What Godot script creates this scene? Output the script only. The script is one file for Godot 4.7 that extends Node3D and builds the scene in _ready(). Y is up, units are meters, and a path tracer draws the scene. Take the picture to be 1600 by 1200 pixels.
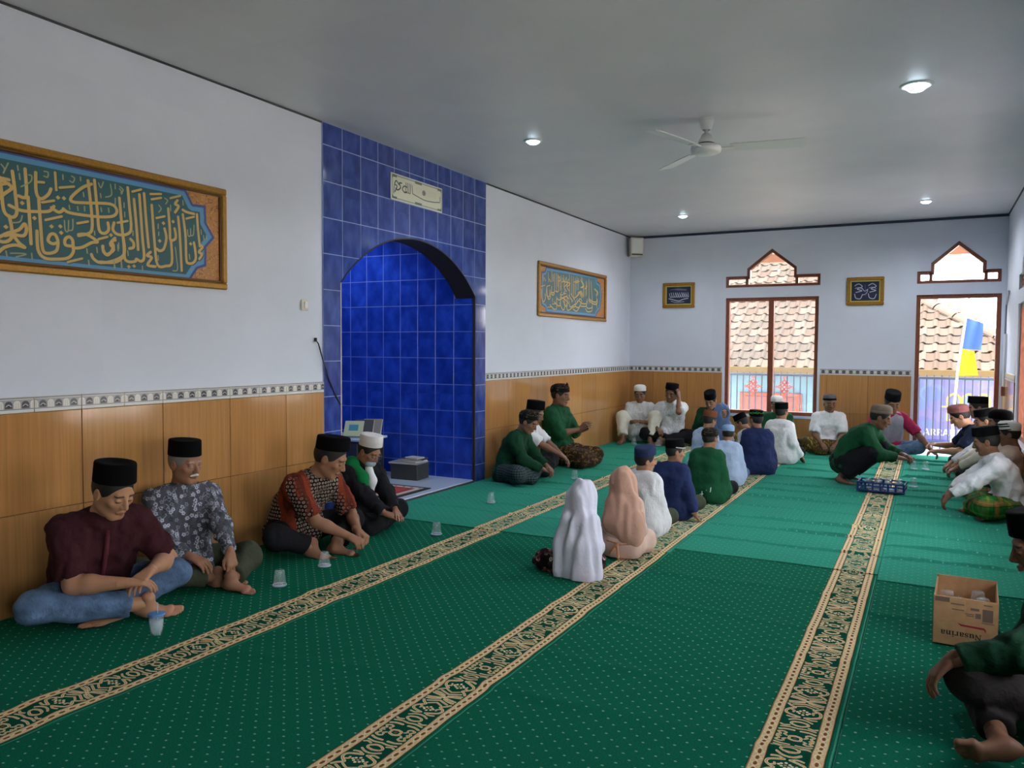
extends Node3D

# ---------------------------------------------------------------- room measures (metres)
const WL := -4.132     # face of the long wall with the prayer niche
const WR := 0.814      # face of the wall with the side windows
const ZB := -11.67     # face of the end wall with window and door
const ZF := 2.6        # wall behind the camera
const H := 3.104
const TH := 0.22

var M := {}
var names := {}
var cb_cache := {}
var rng := RandomNumberGenerator.new()

# ---------------------------------------------------------------- small helpers
func numbered(n: String) -> String:
	if not names.has(n):
		names[n] = 0
		return n
	names[n] += 1
	return "%s_%03d" % [n, names[n]]

func tag(o: Node, label := "", category := "", group := "", kind := "") -> Node:
	if label: o.set_meta("label", label)
	if category: o.set_meta("category", category)
	if group: o.set_meta("group", group)
	if kind: o.set_meta("kind", kind)
	return o

func thing(called: String, label: String, category: String, at := Vector3.ZERO, turn := 0.0, group := "") -> Node3D:
	var o := Node3D.new()
	o.name = numbered(called)
	add_child(o)
	o.position = at
	o.rotation.y = turn
	tag(o, label, category, group)
	return o

func mi(parent: Node, called: String, mesh: Mesh, mat: Material, at := Vector3.ZERO, rot := Vector3.ZERO) -> MeshInstance3D:
	var o := MeshInstance3D.new()
	o.name = numbered(called) if parent == self else called
	o.mesh = mesh
	o.material_override = mat
	parent.add_child(o, true)
	o.position = at
	o.rotation = rot
	return o

func struct(called: String, mesh: Mesh, mat: Material, at := Vector3.ZERO) -> MeshInstance3D:
	var o := mi(self, called, mesh, mat, at)
	o.set_meta("kind", "structure")
	return o

func col(r: float, g: float, b: float) -> Color:
	return Color(r / 255.0, g / 255.0, b / 255.0)

func mat(c: Color, rough := 0.6, metal := 0.0, spec := 0.5) -> StandardMaterial3D:
	var m := StandardMaterial3D.new()
	m.albedo_color = c
	m.roughness = rough
	m.metallic = metal
	m.metallic_specular = spec
	return m

func tri_out(st: SurfaceTool, a: Vector3, b: Vector3, c: Vector3, centre: Vector3) -> void:
	var n := (c - a).cross(b - a)
	if n.dot((a + b + c) / 3.0 - centre) < 0.0:
		var t := b
		b = c
		c = t
	st.add_vertex(a); st.add_vertex(b); st.add_vertex(c)

# box with chamfered edges, shared between alike pieces
func cbox(size: Vector3, bev := 0.004) -> ArrayMesh:
	var key := "%.4f %.4f %.4f %.4f" % [size.x, size.y, size.z, bev]
	if cb_cache.has(key): return cb_cache[key]
	var st := SurfaceTool.new()
	st.begin(Mesh.PRIMITIVE_TRIANGLES)
	st.set_smooth_group(-1)
	add_cbox(st, Vector3.ZERO, size, bev)
	st.generate_normals()
	var m := st.commit()
	cb_cache[key] = m
	return m

func add_cbox(st: SurfaceTool, at: Vector3, size: Vector3, bev := 0.004, basis := Basis()) -> void:
	bev = minf(bev, 0.45 * minf(size.x, minf(size.y, size.z)))
	var h := size * 0.5
	var v := func(sx: int, sy: int, sz: int, ax: int) -> Vector3:
		var s := Vector3(sx, sy, sz)
		var p := Vector3(s.x * h.x, s.y * h.y, s.z * h.z)
		for k in 3:
			if k != ax: p[k] -= s[k] * bev
		return at + basis * p
	for ax in 3:
		var b1 := (ax + 1) % 3
		var b2 := (ax + 2) % 3
		for s in [-1, 1]:
			var q := []
			for uv in [[-1, -1], [1, -1], [1, 1], [-1, 1]]:
				var t := [0, 0, 0]
				t[ax] = s; t[b1] = uv[0]; t[b2] = uv[1]
				q.append(v.call(t[0], t[1], t[2], ax))
			tri_out(st, q[0], q[1], q[2], at); tri_out(st, q[0], q[2], q[3], at)
		for s1 in [-1, 1]:
			for s2 in [-1, 1]:
				var e := []
				for s in [-1, 1]:
					var t := [0, 0, 0]
					t[ax] = s; t[b1] = s1; t[b2] = s2
					e.append(v.call(t[0], t[1], t[2], b1))
					e.append(v.call(t[0], t[1], t[2], b2))
				tri_out(st, e[0], e[1], e[3], at); tri_out(st, e[0], e[3], e[2], at)
	for sx in [-1, 1]:
		for sy in [-1, 1]:
			for sz in [-1, 1]:
				tri_out(st, v.call(sx, sy, sz, 0), v.call(sx, sy, sz, 1), v.call(sx, sy, sz, 2), at)

func newst(flat := true) -> SurfaceTool:
	var st := SurfaceTool.new()
	st.begin(Mesh.PRIMITIVE_TRIANGLES)
	st.set_smooth_group(-1 if flat else 0)
	return st

func done(st: SurfaceTool) -> ArrayMesh:
	st.generate_normals()
	return st.commit()

# flat outline (2D) standing in the plane o + u*ux + v*uy, thickened along t
func add_extrude(st: SurfaceTool, poly: PackedVector2Array, o: Vector3, ux: Vector3, uy: Vector3, t: Vector3) -> void:
	var idx := Geometry2D.triangulate_polygon(poly)
	var cw := Geometry2D.is_polygon_clockwise(poly)
	var flip := ux.cross(uy).dot(t) < 0.0
	var p := func(k: int) -> Vector3: return o + ux * poly[k].x + uy * poly[k].y
	var face := func(a: Vector3, b: Vector3, c: Vector3, nrm: Vector3) -> void:
		if (c - a).cross(b - a).dot(nrm) < 0.0:
			st.add_vertex(a); st.add_vertex(c); st.add_vertex(b)
		else:
			st.add_vertex(a); st.add_vertex(b); st.add_vertex(c)
	for i in range(0, idx.size(), 3):
		var a: Vector3 = p.call(idx[i]); var b: Vector3 = p.call(idx[i + 1]); var c: Vector3 = p.call(idx[i + 2])
		face.call(a + t, b + t, c + t, t)
		face.call(a, b, c, -t)
	var n := poly.size()
	for i in n:
		var j := (i + 1) % n
		var a: Vector3 = p.call(i); var b: Vector3 = p.call(j)
		var e := poly[j] - poly[i]
		var o2 := Vector2(e.y, -e.x) * (-1.0 if cw else 1.0)
		var nn := ux * o2.x + uy * o2.y
		face.call(a, b, b + t, nn); face.call(a, b + t, a + t, nn)

func extrude(poly: PackedVector2Array, o: Vector3, ux: Vector3, uy: Vector3, t: Vector3) -> ArrayMesh:
	var st := newst()
	add_extrude(st, poly, o, ux, uy, t)
	return done(st)

func rect2(x0: float, y0: float, x1: float, y1: float) -> PackedVector2Array:
	return PackedVector2Array([Vector2(x0, y0), Vector2(x1, y0), Vector2(x1, y1), Vector2(x0, y1)])

# turned shape: profile of (radius, height), oval by sx and sz
func lathe(prof: Array, seg := 24, sx := 1.0, sz := 1.0, smooth := true) -> ArrayMesh:
	var st := newst(not smooth)
	for i in prof.size() - 1:
		var a: Vector2 = prof[i]
		var b: Vector2 = prof[i + 1]
		for k in seg:
			var t0 := TAU * k / seg
			var t1 := TAU * (k + 1) / seg
			var p00 := Vector3(cos(t0) * a.x * sx, a.y, sin(t0) * a.x * sz)
			var p01 := Vector3(cos(t1) * a.x * sx, a.y, sin(t1) * a.x * sz)
			var p10 := Vector3(cos(t0) * b.x * sx, b.y, sin(t0) * b.x * sz)
			var p11 := Vector3(cos(t1) * b.x * sx, b.y, sin(t1) * b.x * sz)
			if a.x > 1e-5:
				st.add_vertex(p00); st.add_vertex(p01); st.add_vertex(p11)
			if b.x > 1e-5:
				st.add_vertex(p00); st.add_vertex(p11); st.add_vertex(p10)
	st.index()
	st.generate_normals()
	return st.commit()

func add_tube(st: SurfaceTool, pts: Array, r: float, seg := 8) -> void:
	var rings := []
	for i in pts.size():
		var d: Vector3 = (pts[mini(i + 1, pts.size() - 1)] - pts[maxi(i - 1, 0)]).normalized()
		var s := d.cross(Vector3.UP if absf(d.y) < 0.9 else Vector3.RIGHT).normalized()
		var u := s.cross(d)
		var ring := []
		for k in seg:
			ring.append(pts[i] + (s * cos(TAU * k / seg) + u * sin(TAU * k / seg)) * r)
		rings.append(ring)
	for i in rings.size() - 1:
		for k in seg:
			var k2 := (k + 1) % seg
			var c: Vector3 = (pts[i] + pts[i + 1]) * 0.5
			tri_out(st, rings[i][k], rings[i][k2], rings[i + 1][k2], c)
			tri_out(st, rings[i][k], rings[i + 1][k2], rings[i + 1][k], c)
	for e in [0, rings.size() - 1]:
		var c: Vector3 = pts[1] if e == 0 else pts[pts.size() - 2]
		for k in seg:
			tri_out(st, pts[e], rings[e][k], rings[e][(k + 1) % seg], c)

func tube(pts: Array, r: float, seg := 8) -> ArrayMesh:
	var st := newst()
	add_tube(st, pts, r, seg)
	return done(st)

# flat rectangle with texture coordinates: centre, half axes right and up
func picture_quad(c: Vector3, rx: Vector3, uy: Vector3) -> ArrayMesh:
	var st := newst()
	var q := [[c - rx + uy, Vector2(0, 0)], [c + rx + uy, Vector2(1, 0)], [c + rx - uy, Vector2(1, 1)], [c - rx - uy, Vector2(0, 1)]]
	for k in [0, 1, 2, 0, 2, 3]:
		st.set_uv(q[k][1]); st.add_vertex(q[k][0])
	return done(st)

# ---------------------------------------------------------------- drawing surface for prints and weaves
class Canvas:
	var w: int
	var h: int
	var d: PackedByteArray
	var wrap := false
	func _init(W: int, HH: int, c: Color) -> void:
		w = W; h = HH
		var im := Image.create_empty(w, h, false, Image.FORMAT_RGB8)
		im.fill(c)
		d = im.get_data()
	func put(x: int, y: int, c: Color, a: float) -> void:
		if wrap:
			x = posmod(x, w); y = posmod(y, h)
		elif x < 0 or y < 0 or x >= w or y >= h:
			return
		var i := (y * w + x) * 3
		d[i] = int(lerpf(d[i], c.r * 255.0, a))
		d[i + 1] = int(lerpf(d[i + 1], c.g * 255.0, a))
		d[i + 2] = int(lerpf(d[i + 2], c.b * 255.0, a))
	func seg(a: Vector2, b: Vector2, w0: float, w1: float, c: Color) -> void:
		var r := maxf(w0, w1) * 0.5 + 1.0
		var ab := b - a
		var inv := 1.0 / maxf(ab.length_squared(), 1e-6)
		for y in range(int(minf(a.y, b.y) - r), int(maxf(a.y, b.y) + r) + 2):
			for x in range(int(minf(a.x, b.x) - r), int(maxf(a.x, b.x) + r) + 2):
				var p := Vector2(x + 0.5, y + 0.5) - a
				var t := clampf(p.dot(ab) * inv, 0.0, 1.0)
				var e := lerpf(w0, w1, t) * 0.5 - (p - ab * t).length() + 0.5
				if e > 0.0: put(x, y, c, minf(e, 1.0))
	func line(pts: Array, wd: float, c: Color) -> void:
		for i in pts.size() - 1: seg(pts[i], pts[i + 1], wd, wd, c)
	# rounded line through the points
	func curve(pts: Array, wd: float, c: Color) -> void:
		var o := []
		var n := pts.size()
		for i in n - 1:
			var p0: Vector2 = pts[maxi(i - 1, 0)]; var p1: Vector2 = pts[i]; var p2: Vector2 = pts[i + 1]; var p3: Vector2 = pts[mini(i + 2, n - 1)]
			for k in 4: o.append(p1.cubic_interpolate(p2, p0, p3, k / 4.0))
		o.append(pts[n - 1])
		line(o, wd, c)
	func disc(x: float, y: float, r: float, c: Color) -> void:
		seg(Vector2(x, y), Vector2(x, y), r * 2.0, r * 2.0, c)
	func rect(x0: float, y0: float, x1: float, y1: float, c: Color, a := 1.0) -> void:
		for y in range(int(y0), int(y1)):
			for x in range(int(x0), int(x1)): put(x, y, c, a)
	func poly(pts: PackedVector2Array, c: Color) -> void:
		var b := Rect2(pts[0], Vector2.ZERO)
		for q in pts: b = b.expand(q)
		for y in range(int(b.position.y), int(b.end.y) + 1):
			for x in range(int(b.position.x), int(b.end.x) + 1):
				if Geometry2D.is_point_in_polygon(Vector2(x + 0.5, y + 0.5), pts): put(x, y, c, 1.0)
	func speckle(n: FastNoiseLite, amp: float, fx := 1.0, fy := 1.0) -> void:
		for y in h:
			for x in w:
				var k := 1.0 + amp * n.get_noise_2d(x * fx, y * fy)
				var i := (y * w + x) * 3
				d[i] = clampi(int(d[i] * k), 0, 255); d[i + 1] = clampi(int(d[i + 1] * k), 0, 255); d[i + 2] = clampi(int(d[i + 2] * k), 0, 255)
	func tex() -> ImageTexture:
		return ImageTexture.create_from_image(Image.create_from_data(w, h, false, Image.FORMAT_RGB8, d))

# ---------------------------------------------------------------- smooth bodies: a field of tapered capsules and ellipsoids, meshed as surface nets
# piece: [0, a, b, ra, rb, k, carve, clip]  or  [1, centre, radii, 0, 0, k, carve, 0]
func cap(a: Vector3, b: Vector3, ra: float, rb: float, k := 0.03, clip := 0, carve := false) -> Array:
	return [0, a, b, ra, rb, k, carve, clip]

func ell(c: Vector3, r: Vector3, k := 0.02, carve := false) -> Array:
	return [1, c, r, 0.0, 0.0, k, carve, 0]

func field_mesh(prims: Array, c: float, wr: Array, nz: FastNoiseLite) -> Dictionary:
	var lo := Vector3(1e9, 1e9, 1e9)
	var hi := -lo
	for q in prims:
		if q[6]: continue
		if q[0] == 0:
			var r := Vector3.ONE * maxf(q[3], q[4])
			lo = lo.min((q[1] as Vector3).min(q[2]) - r); hi = hi.max((q[1] as Vector3).max(q[2]) + r)
		else:
			lo = lo.min(q[1] - q[2]); hi = hi.max(q[1] + q[2])
	lo -= Vector3.ONE * c * 3.5
	hi += Vector3.ONE * c * 3.5
	var nx := int((hi.x - lo.x) / c) + 2
	var ny := int((hi.y - lo.y) / c) + 2
	var nzz := int((hi.z - lo.z) / c) + 2
	var sy := nx
	var sz := nx * ny
	var g := PackedFloat32Array()
	g.resize(nx * ny * nzz)
	g.fill(1.0)
	for q in prims:
		var k: float = q[5]
		var m := maxf(k, 2.0 * c) + c
		var a: Vector3 = q[1]
		var b: Vector3 = q[2]
		var ra: float = q[3]
		var rb: float = q[4]
		var carve: bool = q[6]
		var clip: int = q[7]
		var kind: int = q[0]
		var l: Vector3
		var u: Vector3
		if kind == 0:
			var r := Vector3.ONE * (maxf(ra, rb) + m)
			l = a.min(b) - r; u = a.max(b) + r
		else:
			l = a - b - Vector3.ONE * m; u = a + b + Vector3.ONE * m
		var i0 := maxi(int((l.x - lo.x) / c), 0); var i1 := mini(int((u.x - lo.x) / c) + 1, nx - 1)
		var j0 := maxi(int((l.y - lo.y) / c), 0); var j1 := mini(int((u.y - lo.y) / c) + 1, ny - 1)
		var k0 := maxi(int((l.z - lo.z) / c), 0); var k1 := mini(int((u.z - lo.z) / c) + 1, nzz - 1)
		var ab := b - a
		var inv := 1.0 / maxf(ab.length_squared(), 1e-9)
		var dr := rb - ra
		var dir := ab.normalized()
		var ir := Vector3.ONE
		if kind == 1: ir = Vector3(1.0 / b.x, 1.0 / b.y, 1.0 / b.z)
		var ir2 := ir * ir
		for kk in range(k0, k1 + 1):
			for jj in range(j0, j1 + 1):
				var at := kk * sz + jj * sy + i0
				var p := Vector3(lo.x + i0 * c, lo.y + jj * c, lo.z + kk * c) - a
				for ii in range(i0, i1 + 1):
					var d: float
					if kind == 0:
						var t := clampf(p.dot(ab) * inv, 0.0, 1.0)
						d = (p - ab * t).length() - ra - dr * t
						if clip > 0: d = maxf(d, (p - ab).dot(dir))
					else:
						var e := (p * ir).length()
						d = e * (e - 1.0) / maxf((p * ir2).length(), 1e-6)
					var o := g[at]
					if carve:
						d = -d
						var hh := k - absf(o - d)
						var v := maxf(o, d)
						if hh > 0.0: v += hh * hh / (4.0 * k)
						g[at] = v
					elif d < o + k:
						var hh := k - absf(o - d)
						var v := minf(o, d)
						if hh > 0.0: v -= hh * hh / (4.0 * k)
						g[at] = v
					at += 1
					p.x += c
	var amp := 0.0
	var fq := Vector3.ONE
	if wr.size() > 0:
		amp = wr[0]; fq = wr[1]
	var vid := PackedInt32Array()
	vid.resize(nx * ny * nzz)
	vid.fill(-1)
	if amp > 0.0:
		for kk in nzz:
			for jj in ny:
				var at := kk * sz + jj * sy
				for ii in nx:
					var d := g[at]
					if d < 2.5 * c and d > -2.5 * c:
						var n := nz.get_noise_3d((lo.x + ii * c) * fq.x, (lo.y + jj * c) * fq.y, (lo.z + kk * c) * fq.z)
						g[at] = d + (amp * 1.8 * n if wr.size() > 2 else amp * (1.0 - 3.0 * absf(n)))
					at += 1
	var verts := PackedVector3Array()
	var cells := PackedInt32Array()
	var off := [0, 1, sy, sy + 1, sz, sz + 1, sz + sy, sz + sy + 1]
	var pos := [Vector3(0, 0, 0), Vector3(1, 0, 0), Vector3(0, 1, 0), Vector3(1, 1, 0), Vector3(0, 0, 1), Vector3(1, 0, 1), Vector3(0, 1, 1), Vector3(1, 1, 1)]
	var edges := [[0, 1], [0, 2], [0, 4], [1, 3], [1, 5], [2, 3], [2, 6], [3, 7], [4, 5], [4, 6], [5, 7], [6, 7]]
	var lim := 2.6 * c
	var v8 := PackedFloat32Array()
	v8.resize(8)
	for kk in nzz - 1:
		for jj in ny - 1:
			var at := kk * sz + jj * sy
			for ii in nx - 1:
				var d := g[at]
				if d < lim and d > -lim:
					var neg := 0
					for e in 8:
						var x := g[at + off[e]]
						v8[e] = x
						if x < 0.0: neg += 1
					if neg > 0 and neg < 8:
						var s := Vector3.ZERO
						var n := 0
						for e in edges:
							var x: float = v8[e[0]]
							var y: float = v8[e[1]]
							if (x < 0.0) != (y < 0.0):
								var t := x / (x - y)
								s += (pos[e[0]] as Vector3).lerp(pos[e[1]], t)
								n += 1
						vid[at] = verts.size()
						cells.append(at)
						verts.append(lo + (Vector3(ii, jj, kk) + s / n) * c)
				at += 1
	var idx := PackedInt32Array()
	var st3 := [1, sy, sz]
	for at in cells:
		var s0 := g[at] < 0.0
		for ax in 3:
			var s1 := g[at + st3[ax]] < 0.0
			if s0 == s1: continue
			var da: int = st3[(ax + 1) % 3]
			var db: int = st3[(ax + 2) % 3]
			var q0 := vid[at]; var q1 := vid[at - da]; var q2 := vid[at - da - db]; var q3 := vid[at - db]
			if q1 < 0 or q2 < 0 or q3 < 0: continue
			if s0:
				idx.append(q0); idx.append(q2); idx.append(q1); idx.append(q0); idx.append(q3); idx.append(q2)
			else:
				idx.append(q0); idx.append(q1); idx.append(q2); idx.append(q0); idx.append(q2); idx.append(q3)
	return {"v": verts, "i": idx}

func normals_of(v: PackedVector3Array, idx: PackedInt32Array) -> PackedVector3Array:
	var n := PackedVector3Array()
	n.resize(v.size())
	for t in range(0, idx.size(), 3):
		var a := idx[t]; var b := idx[t + 1]; var c := idx[t + 2]
		var f := (v[c] - v[a]).cross(v[b] - v[a])
		n[a] += f; n[b] += f; n[c] += f
	for k in n.size(): n[k] = n[k].normalized()
	return n

func to_mesh(d: Dictionary) -> ArrayMesh:
	var arr := []
	arr.resize(Mesh.ARRAY_MAX)
	arr[Mesh.ARRAY_VERTEX] = d.v
	arr[Mesh.ARRAY_NORMAL] = d.n
	if d.has("c"): arr[Mesh.ARRAY_COLOR] = d.c
	arr[Mesh.ARRAY_INDEX] = d.i
	var m := ArrayMesh.new()
	m.add_surface_from_arrays(Mesh.PRIMITIVE_TRIANGLES, arr)
	return m
const LETTERS_A = [[1973,461,1980,366,1992,264],[1997,272,2013,259,1985,227,2008,214,1987,183],[1947,281,1957,231,1959,180,1936,152,1901,148,1888,173,1884,317,1866,445],[1892,423,1950,443],[1831,425,1842,312,1852,97],[1828,525,1811,500,1836,490,1810,450],[1760,464,1770,338,1773,278,1807,286,1812,315,1804,350],[1777,275,1781,140,1737,115,1679,117,1661,247,1645,467],[1732,340,1744,285,1726,220,1697,202,1677,211],[1676,395,1734,414],[1638,531,1711,544],[1645,501,1711,521],[1777,530,1850,557],[1866,473,1897,464,1950,461],[1632,188,1609,165,1639,155,1611,110,1663,105],[1594,527,1607,351,1620,215],[1563,515,1578,278,1588,156,1567,127,1537,137,1529,123,1490,116,1464,127,1457,163],[1527,482,1540,328,1549,193],[1500,248,1519,230,1518,203,1492,193],[1517,524,1575,547],[1487,542,1496,436,1505,310,1474,272,1418,265,1389,288,1397,328],[1433,473,1445,328,1457,183,1445,135,1393,103,1307,98],[1419,331,1483,350],[1403,230,1381,221,1391,189,1357,142,1329,156,1326,188],[1264,521,1209,491,1147,430,1154,406,1234,413,1375,430,1415,403,1396,367,1317,349,1192,343,1126,346,1100,360],[1100,354,1074,338,1036,356],[1049,365,1023,336,955,323,877,317,819,334],[1244,536,1261,373,1263,283,1245,249,1183,228],[1282,546,1296,378,1305,276,1336,260,1362,283,1359,322],[1083,469,1162,489],[987,376,1050,395],[1003,287,1090,318],[1178,294,1239,312],[1059,544,1064,453],[1035,454,1019,421,981,393,957,422,956,524],[955,476,998,481],[969,388,977,232,985,130,1012,114,1057,132,1067,182,1052,217,1027,214,1014,182,1038,167,1064,176],[956,223,960,127,993,88,1056,88,1121,101,1151,136,1149,167],[1149,167,1109,169,1107,199,1130,215,1149,198,1155,161,1202,167,1258,199,1293,209,1231,240,1183,234],[914,391,920,261,924,153],[902,531,905,395,867,389],[838,507,850,398,856,310,841,279,812,280,790,312,781,415,766,481],[765,452,799,447,833,424,798,389,763,354],[770,170,805,192,863,217,893,251,902,222,886,190,833,190,793,179],[833,190,862,152,891,131,844,138,791,120,757,87],[1401,242,1371,206,1392,175,1348,144,1327,168,1324,187],[1453,255,1459,162,1398,116,1312,94,1270,110,1256,134],[1300,223,1354,243],[1120,79,1201,106]]
const MARKS_A = [[1900,355,1903,320,1921,322,1922,366],[1926,322,1944,332,1949,391],[1462,451,1462,424],[1407,468,1406,429],[1465,398,1465,371],[1688,362,1687,334],[1691,314,1690,293],[1516,298,1516,271],[1807,236,1814,180,1821,101,1787,91],[1417,205,1420,172],[2003,369,2005,340],[2021,335,2025,309],[2044,337,2048,312],[1684,173,1685,145],[1480,179,1483,152],[1910,204,1914,175],[1437,114,1438,81],[1393,103,1394,70],[1575,100,1576,73],[1867,531,1869,503],[1777,488,1778,453],[1434,526,1452,509,1445,498],[1694,475,1710,456,1693,433],[1736,523,1756,513,1743,490],[1105,299,1108,249,1124,245,1128,302],[1130,249,1150,258,1152,312],[920,505,935,502,928,471,880,438],[1000,539,1021,537,1018,512,999,514],[1150,543,1166,534,1156,510,1139,516],[1133,384,1136,363],[1180,385,1183,364],[1220,392,1221,367],[1318,401,1321,379],[1364,405,1366,382],[1215,467,1218,445],[1316,478,1319,456],[1200,547,1201,528],[1101,540,1102,516],[864,541,867,518],[872,502,875,473],[1306,535,1320,511,1335,546],[1378,541,1384,483,1347,464],[1407,547,1408,521],[1436,539,1458,523,1443,507],[1229,163,1232,138],[1288,176,1291,148],[1276,265,1278,243],[1423,218,1423,185],[820,94,872,99,896,96,848,79],[797,103,802,77],[926,105,928,78],[882,291,870,259,829,248],[784,531,800,511,794,490,818,544],[1391,115,1398,76],[1439,113,1442,80],[1238,100,1241,75]]
const DOTS_A = [1922,271,1725,371,1794,391,1696,262,1486,88,1520,95,1072,415,1105,417,1034,258,1082,265,1085,231,945,288,800,223,884,356,1376,256]
const LETTERS_B = [[387,560,398,434],[458,536,472,320,374,306],[513,526,535,324],[558,545,570,387],[734,537,755,469],[925,568,941,303],[1054,547,1070,295],[1165,556,1169,381],[1374,443,1389,297],[1479,524,1473,319],[1575,556,1584,226],[1652,537,1678,397],[98,325,116,224,159,175,210,215,200,273],[250,364,244,261,322,251,338,326],[342,148,467,101,539,120,537,233,610,222,740,252,837,219],[630,185,725,105,781,139,759,277],[837,188,878,104,1034,150,1113,170,1122,242],[1173,213,1234,248,1297,211,1176,109,1054,128],[1297,179,1487,188,1507,255],[1467,154,1532,116,1685,131,1706,182],[1572,275,1660,246,1795,228,1885,250,1884,300],[1678,397,1703,282],[683,326,646,285,721,297],[912,301,952,272,1032,229],[1090,280,1171,301,1231,361,1294,324,1336,294],[755,461,870,454,775,401],[1066,477,1207,511],[1289,526,1374,459,1291,421],[97,354,199,376],[272,115,395,128],[282,536,301,442],[145,488,155,423],[604,511,642,468,587,456],[811,512,756,400,834,343],[1007,449,1010,307],[1789,438,1904,395,1860,341],[1863,231,1887,173],[1272,371,1335,327],[1502,460,1439,415],[662,393,682,349],[180,462,215,428],[1308,568,1320,536],[819,156,761,176],[411,226,420,189],[991,259,1012,213]]

func noise(seed_: int, freq: float, oct := 3) -> FastNoiseLite:
	var n := FastNoiseLite.new()
	n.seed = seed_
	n.noise_type = FastNoiseLite.TYPE_SIMPLEX_SMOOTH
	n.frequency = freq
	n.fractal_octaves = oct
	return n

func tri(m: StandardMaterial3D, s: float, world := false) -> StandardMaterial3D:
	m.uv1_triplanar = true
	m.uv1_world_triplanar = world
	m.uv1_scale = Vector3.ONE * s
	m.uv1_triplanar_sharpness = 4.0
	return m

# one carpet roll: dotted field with a woven ornamental band near its right edge; one repeat is 0.648 m long
func carpet_weave(ground: Color, dots: Color) -> ImageTexture:
	var W := 1024
	var T := 512
	var c := Canvas.new(W, T, ground)
	c.wrap = true
	var sx := W / 1.275
	var sy := T / 0.648
	var i := 0
	while i * 0.0345 < 1.02:
		for j in 9:
			var x := 0.012 + i * 0.0345
			var y := (j + (0.5 if i % 2 else 0.0)) * 0.072
			c.seg(Vector2((x - 0.0015) * sx, y * sy), Vector2((x + 0.0015) * sx, y * sy), 6.0, 6.0, dots)
		i += 1
	var sand := col(218, 190, 146)
	var pale := col(230, 216, 178)
	var tan_ := col(196, 150, 92)
	var brown := col(126, 78, 44)
	var deep := ground.darkened(0.25)
	c.rect(1.018 * sx, 0, 1.257 * sx, T, deep)
	for b in [1.022, 1.207]:
		c.rect(b * sx, 0, (b + 0.045) * sx, T, sand)
		for k in 16:
			var y := (k + 0.5) * T / 16.0
			var xm: float = (b + 0.0225) * sx
			var e := 0.014 * sx
			for s in [-1, 1]:
				c.line([Vector2(xm - e * s, y - T / 32.0), Vector2(xm + e * s, y + T / 32.0)], 3.0, pale)
			c.line([Vector2(xm, y - T / 32.0 - 5), Vector2(xm, y - T / 32.0 + 5)], 9.0, brown)
		c.line([Vector2((b + 0.001) * sx, 0), Vector2((b + 0.001) * sx, T)], 2.0, brown)
		c.line([Vector2((b + 0.044) * sx, 0), Vector2((b + 0.044) * sx, T)], 2.0, brown)
	# ornament, mirrored across the band and along it
	var cx := 1.1370
	var shapes := [
		[[0.004, 0.004, 0.030, 0.012, 0.062, 0.020], 9.0], [[0.010, 0.016, 0.034, 0.028, 0.060, 0.034], 9.0], [[0.0, 0.030, 0.020, 0.040, 0.045, 0.052], 8.0],
		[[0.0, 0.052, 0.018, 0.062, 0.030, 0.070], 7.0], [[0.062, 0.052, 0.052, 0.066, 0.034, 0.082, 0.050, 0.094, 0.062, 0.110, 0.058, 0.130, 0.034, 0.142, 0.010, 0.150], 9.0],
		[[0.044, 0.100, 0.034, 0.106, 0.036, 0.116], 7.0], [[0.010, 0.150, 0.030, 0.160, 0.052, 0.156], 7.0], [[0.0, 0.168, 0.020, 0.172, 0.040, 0.184], 7.0],
		[[0.0, 0.190, 0.024, 0.196, 0.030, 0.210, 0.012, 0.222, 0.0, 0.224], 8.0], [[0.034, 0.226, 0.052, 0.232, 0.064, 0.226], 7.0],
		[[0.0, 0.244, 0.030, 0.240, 0.060, 0.246], 7.0], [[0.012, 0.262, 0.040, 0.262, 0.062, 0.270], 8.0], [[0.0, 0.306, 0.018, 0.312, 0.020, 0.324], 8.0],
		[[0.034, 0.290, 0.046, 0.284, 0.062, 0.292, 0.052, 0.306, 0.062, 0.318, 0.050, 0.324], 7.0], [[0.030, 0.312, 0.040, 0.304, 0.034, 0.298], 6.0]]
	for pass_ in 2:
		for sh in shapes:
			for ss in [-1, 1]:
				for tt in [-1, 1]:
					var pts := []
					for k in range(0, sh[0].size(), 2):
						pts.append(Vector2((cx + ss * sh[0][k]) * sx, tt * sh[0][k + 1] * sy))
					c.curve(pts, sh[1] if pass_ == 0 else sh[1] * 0.38, pale if pass_ == 0 else tan_)
	for ss in [-1, 1]:
		for tt in [-1, 1]:
			for q in [[0.012, 0.104], [0.014, 0.120], [0.0, 0.096], [0.0, 0.128], [0.022, 0.112]]:
				c.disc((cx + ss * q[0]) * sx, tt * q[1] * sy, 4.5, pale)
			c.disc(cx * sx, tt * 0.112 * sy, 4.0, tan_)
	c.disc(cx * sx, 0.324 * sy, 5.0, brown)
	c.disc(cx * sx, 0.0, 4.0, col(225, 225, 205))
	# pale bound edge of the roll
	c.rect(1.2655 * sx, 0, 1.2725 * sx, T, col(66, 146, 120))
	var n := noise(5, 0.11, 2)
	c.speckle(n, 0.16, 1.0, 3.0)
	return c.tex()

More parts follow.
